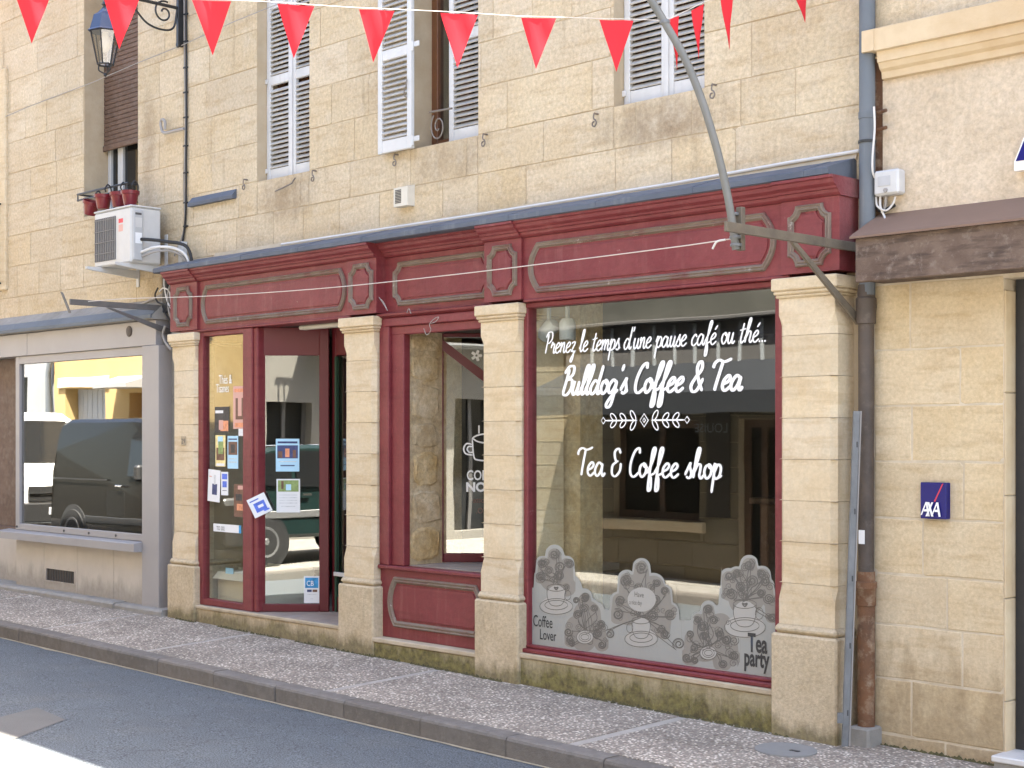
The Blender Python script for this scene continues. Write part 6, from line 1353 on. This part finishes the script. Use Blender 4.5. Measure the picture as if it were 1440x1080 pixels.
# ================================================================== vehicles, mirrored in the panes
def vehicle(name, loc, label, cat, prof, wdt, body, wheels, glassl, extras, rot=0.0):
    """length along x (front at +x); prof = side outline (x,z); tumblehome above the belt"""
    e = thing(name, loc, label, cat); e.rotation_euler = (0, 0, rot); hw = wdt / 2; zb_ = prof['belt']; n = len(prof['pts'])
    def yw_(z): return hw - max(0, z - zb_) * prof.get('tumble', .16)
    lo = prof['pts']; li = inset(lo, .05); m = MB(); vs = []
    for sgn in (-1, 1):
        vs += [(p[0], sgn * (yw_(p[1]) - .05), p[1]) for p in lo]; vs += [(p[0], sgn * yw_(p[1]), p[1]) for p in li]
    fs = [tuple(range(n, 2 * n)), tuple(range(3 * n, 4 * n))]
    for k in range(n):
        j_ = (k + 1) % n; fs += [(k, j_, n + j_, n + k), (2 * n + k, 2 * n + j_, 3 * n + j_, 3 * n + k), (k, j_, 2 * n + j_, 2 * n + k)]
    m.add(vs, fs); bo = obj('body', m, body); bo.parent = e
    for wx, r in wheels:
        for sgn in (-1, 1):
            ar = obj('wheel_arch', MB().lathe((wx, sgn * (hw - .01), r), [(r * 1.18, 0), (r * 1.18, sgn * .014)], 24, 'y'), 'car_trim'); ar.parent = e
            wh = obj('wheel', MB().lathe((wx, sgn * (hw - .19), r), [(r * .7, 0), (r * .96, sgn * .01), (r, sgn * .04), (r, sgn * .17), (r * .95, sgn * .21), (r * .66, sgn * .215)], 28, 'y'), 'tyre'); wh.parent = e
            ri = obj('rim', MB().lathe((wx, sgn * (hw + .018), r), [(r * .64, 0), (r * .62, sgn * .012), (r * .2, -sgn * .01), (r * .12, sgn * .012)], 20, 'y'), 'rim'); ri.parent = wh
    for gl in glassl:
        for sgn in (-1, 1):
            m = MB().prism(gl, 0, .012, 'y'); m.v = [(v[0], sgn * (yw_(v[2]) + .002 + v[1]), v[2]) for v in m.v]; o = obj('side_window', m, 'car_glass'); o.parent = e
    for nm, mbx, mm in extras: o = obj(nm, mbx, mm); o.parent = e
    return e
# black panel van
vg = zroad(-18, -4)
vpts = [(-2.12, .30), (2.30, .26), (2.44, .42), (2.46, .72), (2.36, .98), (1.72, 1.16), (1.02, 1.80), (.75, 1.90), (0, 1.95), (-1.80, 1.95), (-1.98, 1.90), (-2.08, 1.78), (-2.13, 1.5), (-2.16, 1.2), (-2.16, .5)]
vehicle('black_van', (-18.4, -4.15, vg), 'black panel van parked across the road, mirrored in the grey shop window', 'van', dict(pts=vpts, belt=1.1, tumble=.14), 1.9, 'black_car', [(-1.45, .33), (1.52, .33)],
    [[(.05, 1.16), (1.45, 1.14), (.95, 1.66), (.75, 1.74), (.15, 1.76), (.06, 1.68)]],
    [('windscreen', MB().add([(1.70, -.78, 1.17), (1.70, .78, 1.17), (1.06, .68, 1.79), (1.06, -.68, 1.79)], [(0, 1, 2, 3)]), 'car_glass'),
     ('wing_mirror', MB().box(.55, .68, .96, 1.16, 1.10, 1.32, .03), 'car_trim'), ('wing_mirror', MB().box(1.25, 1.37, -1.16, -.96, 1.10, 1.32, .03), 'car_trim'),
     ('door_handle', MB().box(-.22, -.06, .955, .975, 1.0, 1.03, .006), 'chrome'), ('side_strip', MB().box(-1.1, 1.1, .952, .966, .48, .58, .006), 'car_trim'), ('door_handle', MB().box(.62, .78, .955, .975, 1.0, 1.03, .006), 'chrome'),
     ('slide_rail', MB().box(-2.05, -.5, .945, .955, 1.08, 1.10), 'car_trim'), ('headlight', MB().box(2.30, 2.42, .55, .9, .74, .92, .03), 'rim'), ('headlight', MB().box(2.30, 2.42, -.9, -.55, .74, .92, .03), 'rim'), ('bumper', MB().box(2.38, 2.50, -.9, .9, .30, .55, .03), 'car_trim')])
# white van nose-on behind it
wpts = [(-2.6, .3), (2.30, .28), (2.46, .5), (2.46, .80), (2.36, 1.02), (1.75, 1.20), (1.10, 1.90), (.8, 2.02), (-2.5, 2.05), (-2.62, 1.9), (-2.65, .5)]
vehicle('white_van', (-24.1, -4.0, zroad(-24, -4)), 'white delivery van with dark grille behind the black van', 'van', dict(pts=wpts, belt=1.2, tumble=.12), 1.95, 'white_car', [(-1.6, .34), (1.55, .34)],
    [[(.6, 1.2), (1.55, 1.19), (1.05, 1.78), (.66, 1.82)]],
    [('windscreen', MB().add([(1.76, -.80, 1.215), (1.76, .80, 1.215), (1.13, .72, 1.885), (1.13, -.72, 1.885)], [(0, 1, 2, 3)]), 'car_glass'), ('grille', MB().box(2.455, 2.475, -.6, .6, .62, .86, .01), 'car_trim'),
     ('grille_bar', MB().box(2.476, 2.486, -.58, .58, .72, .75), 'chrome'), ('badge', MB().prism([(-.06, .80), (0, .70), (.06, .80), (0, .90)], 2.487, 2.50, 'x'), 'chrome'), ('number_plate', MB().box(2.48, 2.492, -.26, .26, .42, .53), 'paper'), ('bumper', MB().box(2.42, 2.485, -.92, .92, .30, .60, .02), 'car_trim'),
     ('headlight', MB().box(2.32, 2.44, .64, .93, .80, 1.0, .03), 'rim'), ('headlight', MB().box(2.32, 2.44, -.93, -.64, .80, 1.0, .03), 'rim'), ('wing_mirror', MB().box(1.3, 1.42, .99, 1.2, 1.15, 1.4, .03), 'car_trim'), ('wing_mirror', MB().box(1.3, 1.42, -1.2, -.99, 1.15, 1.4, .03), 'car_trim')])
# dark green off-road car parked beside the photographer
gpts = [(-2.02, .40), (2.02, .36), (2.14, .52), (2.14, .74), (2.05, .88), (1.70, .98), (1.08, 1.06), (.80, 1.28), (.42, 1.52), (.12, 1.62), (-.4, 1.66), (-1.1, 1.63), (-1.55, 1.52), (-1.86, 1.25), (-2.02, 1.0), (-2.10, .72)]
vehicle('green_car', (-4.9, -7.15, zk(-4) + .03), 'dark green off road car parked across the street, seen mirrored in the angled door glass', 'car', dict(pts=gpts, belt=1.05, tumble=.2), 1.75, 'green_car', [(-1.28, .34), (1.32, .34)],
    [[(-.72, 1.08), (.02, 1.08), (.02, 1.55), (-.72, 1.58)], [(.08, 1.08), (.90, 1.07), (.66, 1.28), (.36, 1.48), (.08, 1.55)], [(-1.72, 1.12), (-.80, 1.08), (-.80, 1.57), (-1.15, 1.55), (-1.48, 1.44)]],
    [('windscreen', MB().add([(1.06, -.70, 1.085), (1.06, .70, 1.085), (.44, .60, 1.52), (.44, -.60, 1.52)], [(0, 1, 2, 3)]), 'car_glass'), ('side_moulding', MB().box(-1.9, 1.9, .872, .892, .66, .76, .008), 'rim'), ('side_moulding', MB().box(-1.9, 1.9, -.892, -.872, .66, .76, .008), 'rim'),
     ('roof_rail', MB().box(-1.3, .0, .60, .63, 1.61, 1.66, .008), 'chrome'), ('door_handle', MB().box(-.65, -.5, .878, .90, .96, .99), 'chrome'), ('headlight', MB().box(2.05, 2.17, .5, .82, .72, .9, .03), 'rim'), ('headlight', MB().box(2.05, 2.17, -.82, -.5, .72, .9, .03), 'rim'), ('bumper', MB().box(2.08, 2.26, -.85, .85, .42, .58, .03), 'car_trim'),
     ('wing_mirror', MB().box(.78, .9, .90, 1.08, 1.08, 1.24, .03), 'car_trim')], rot=0.0)
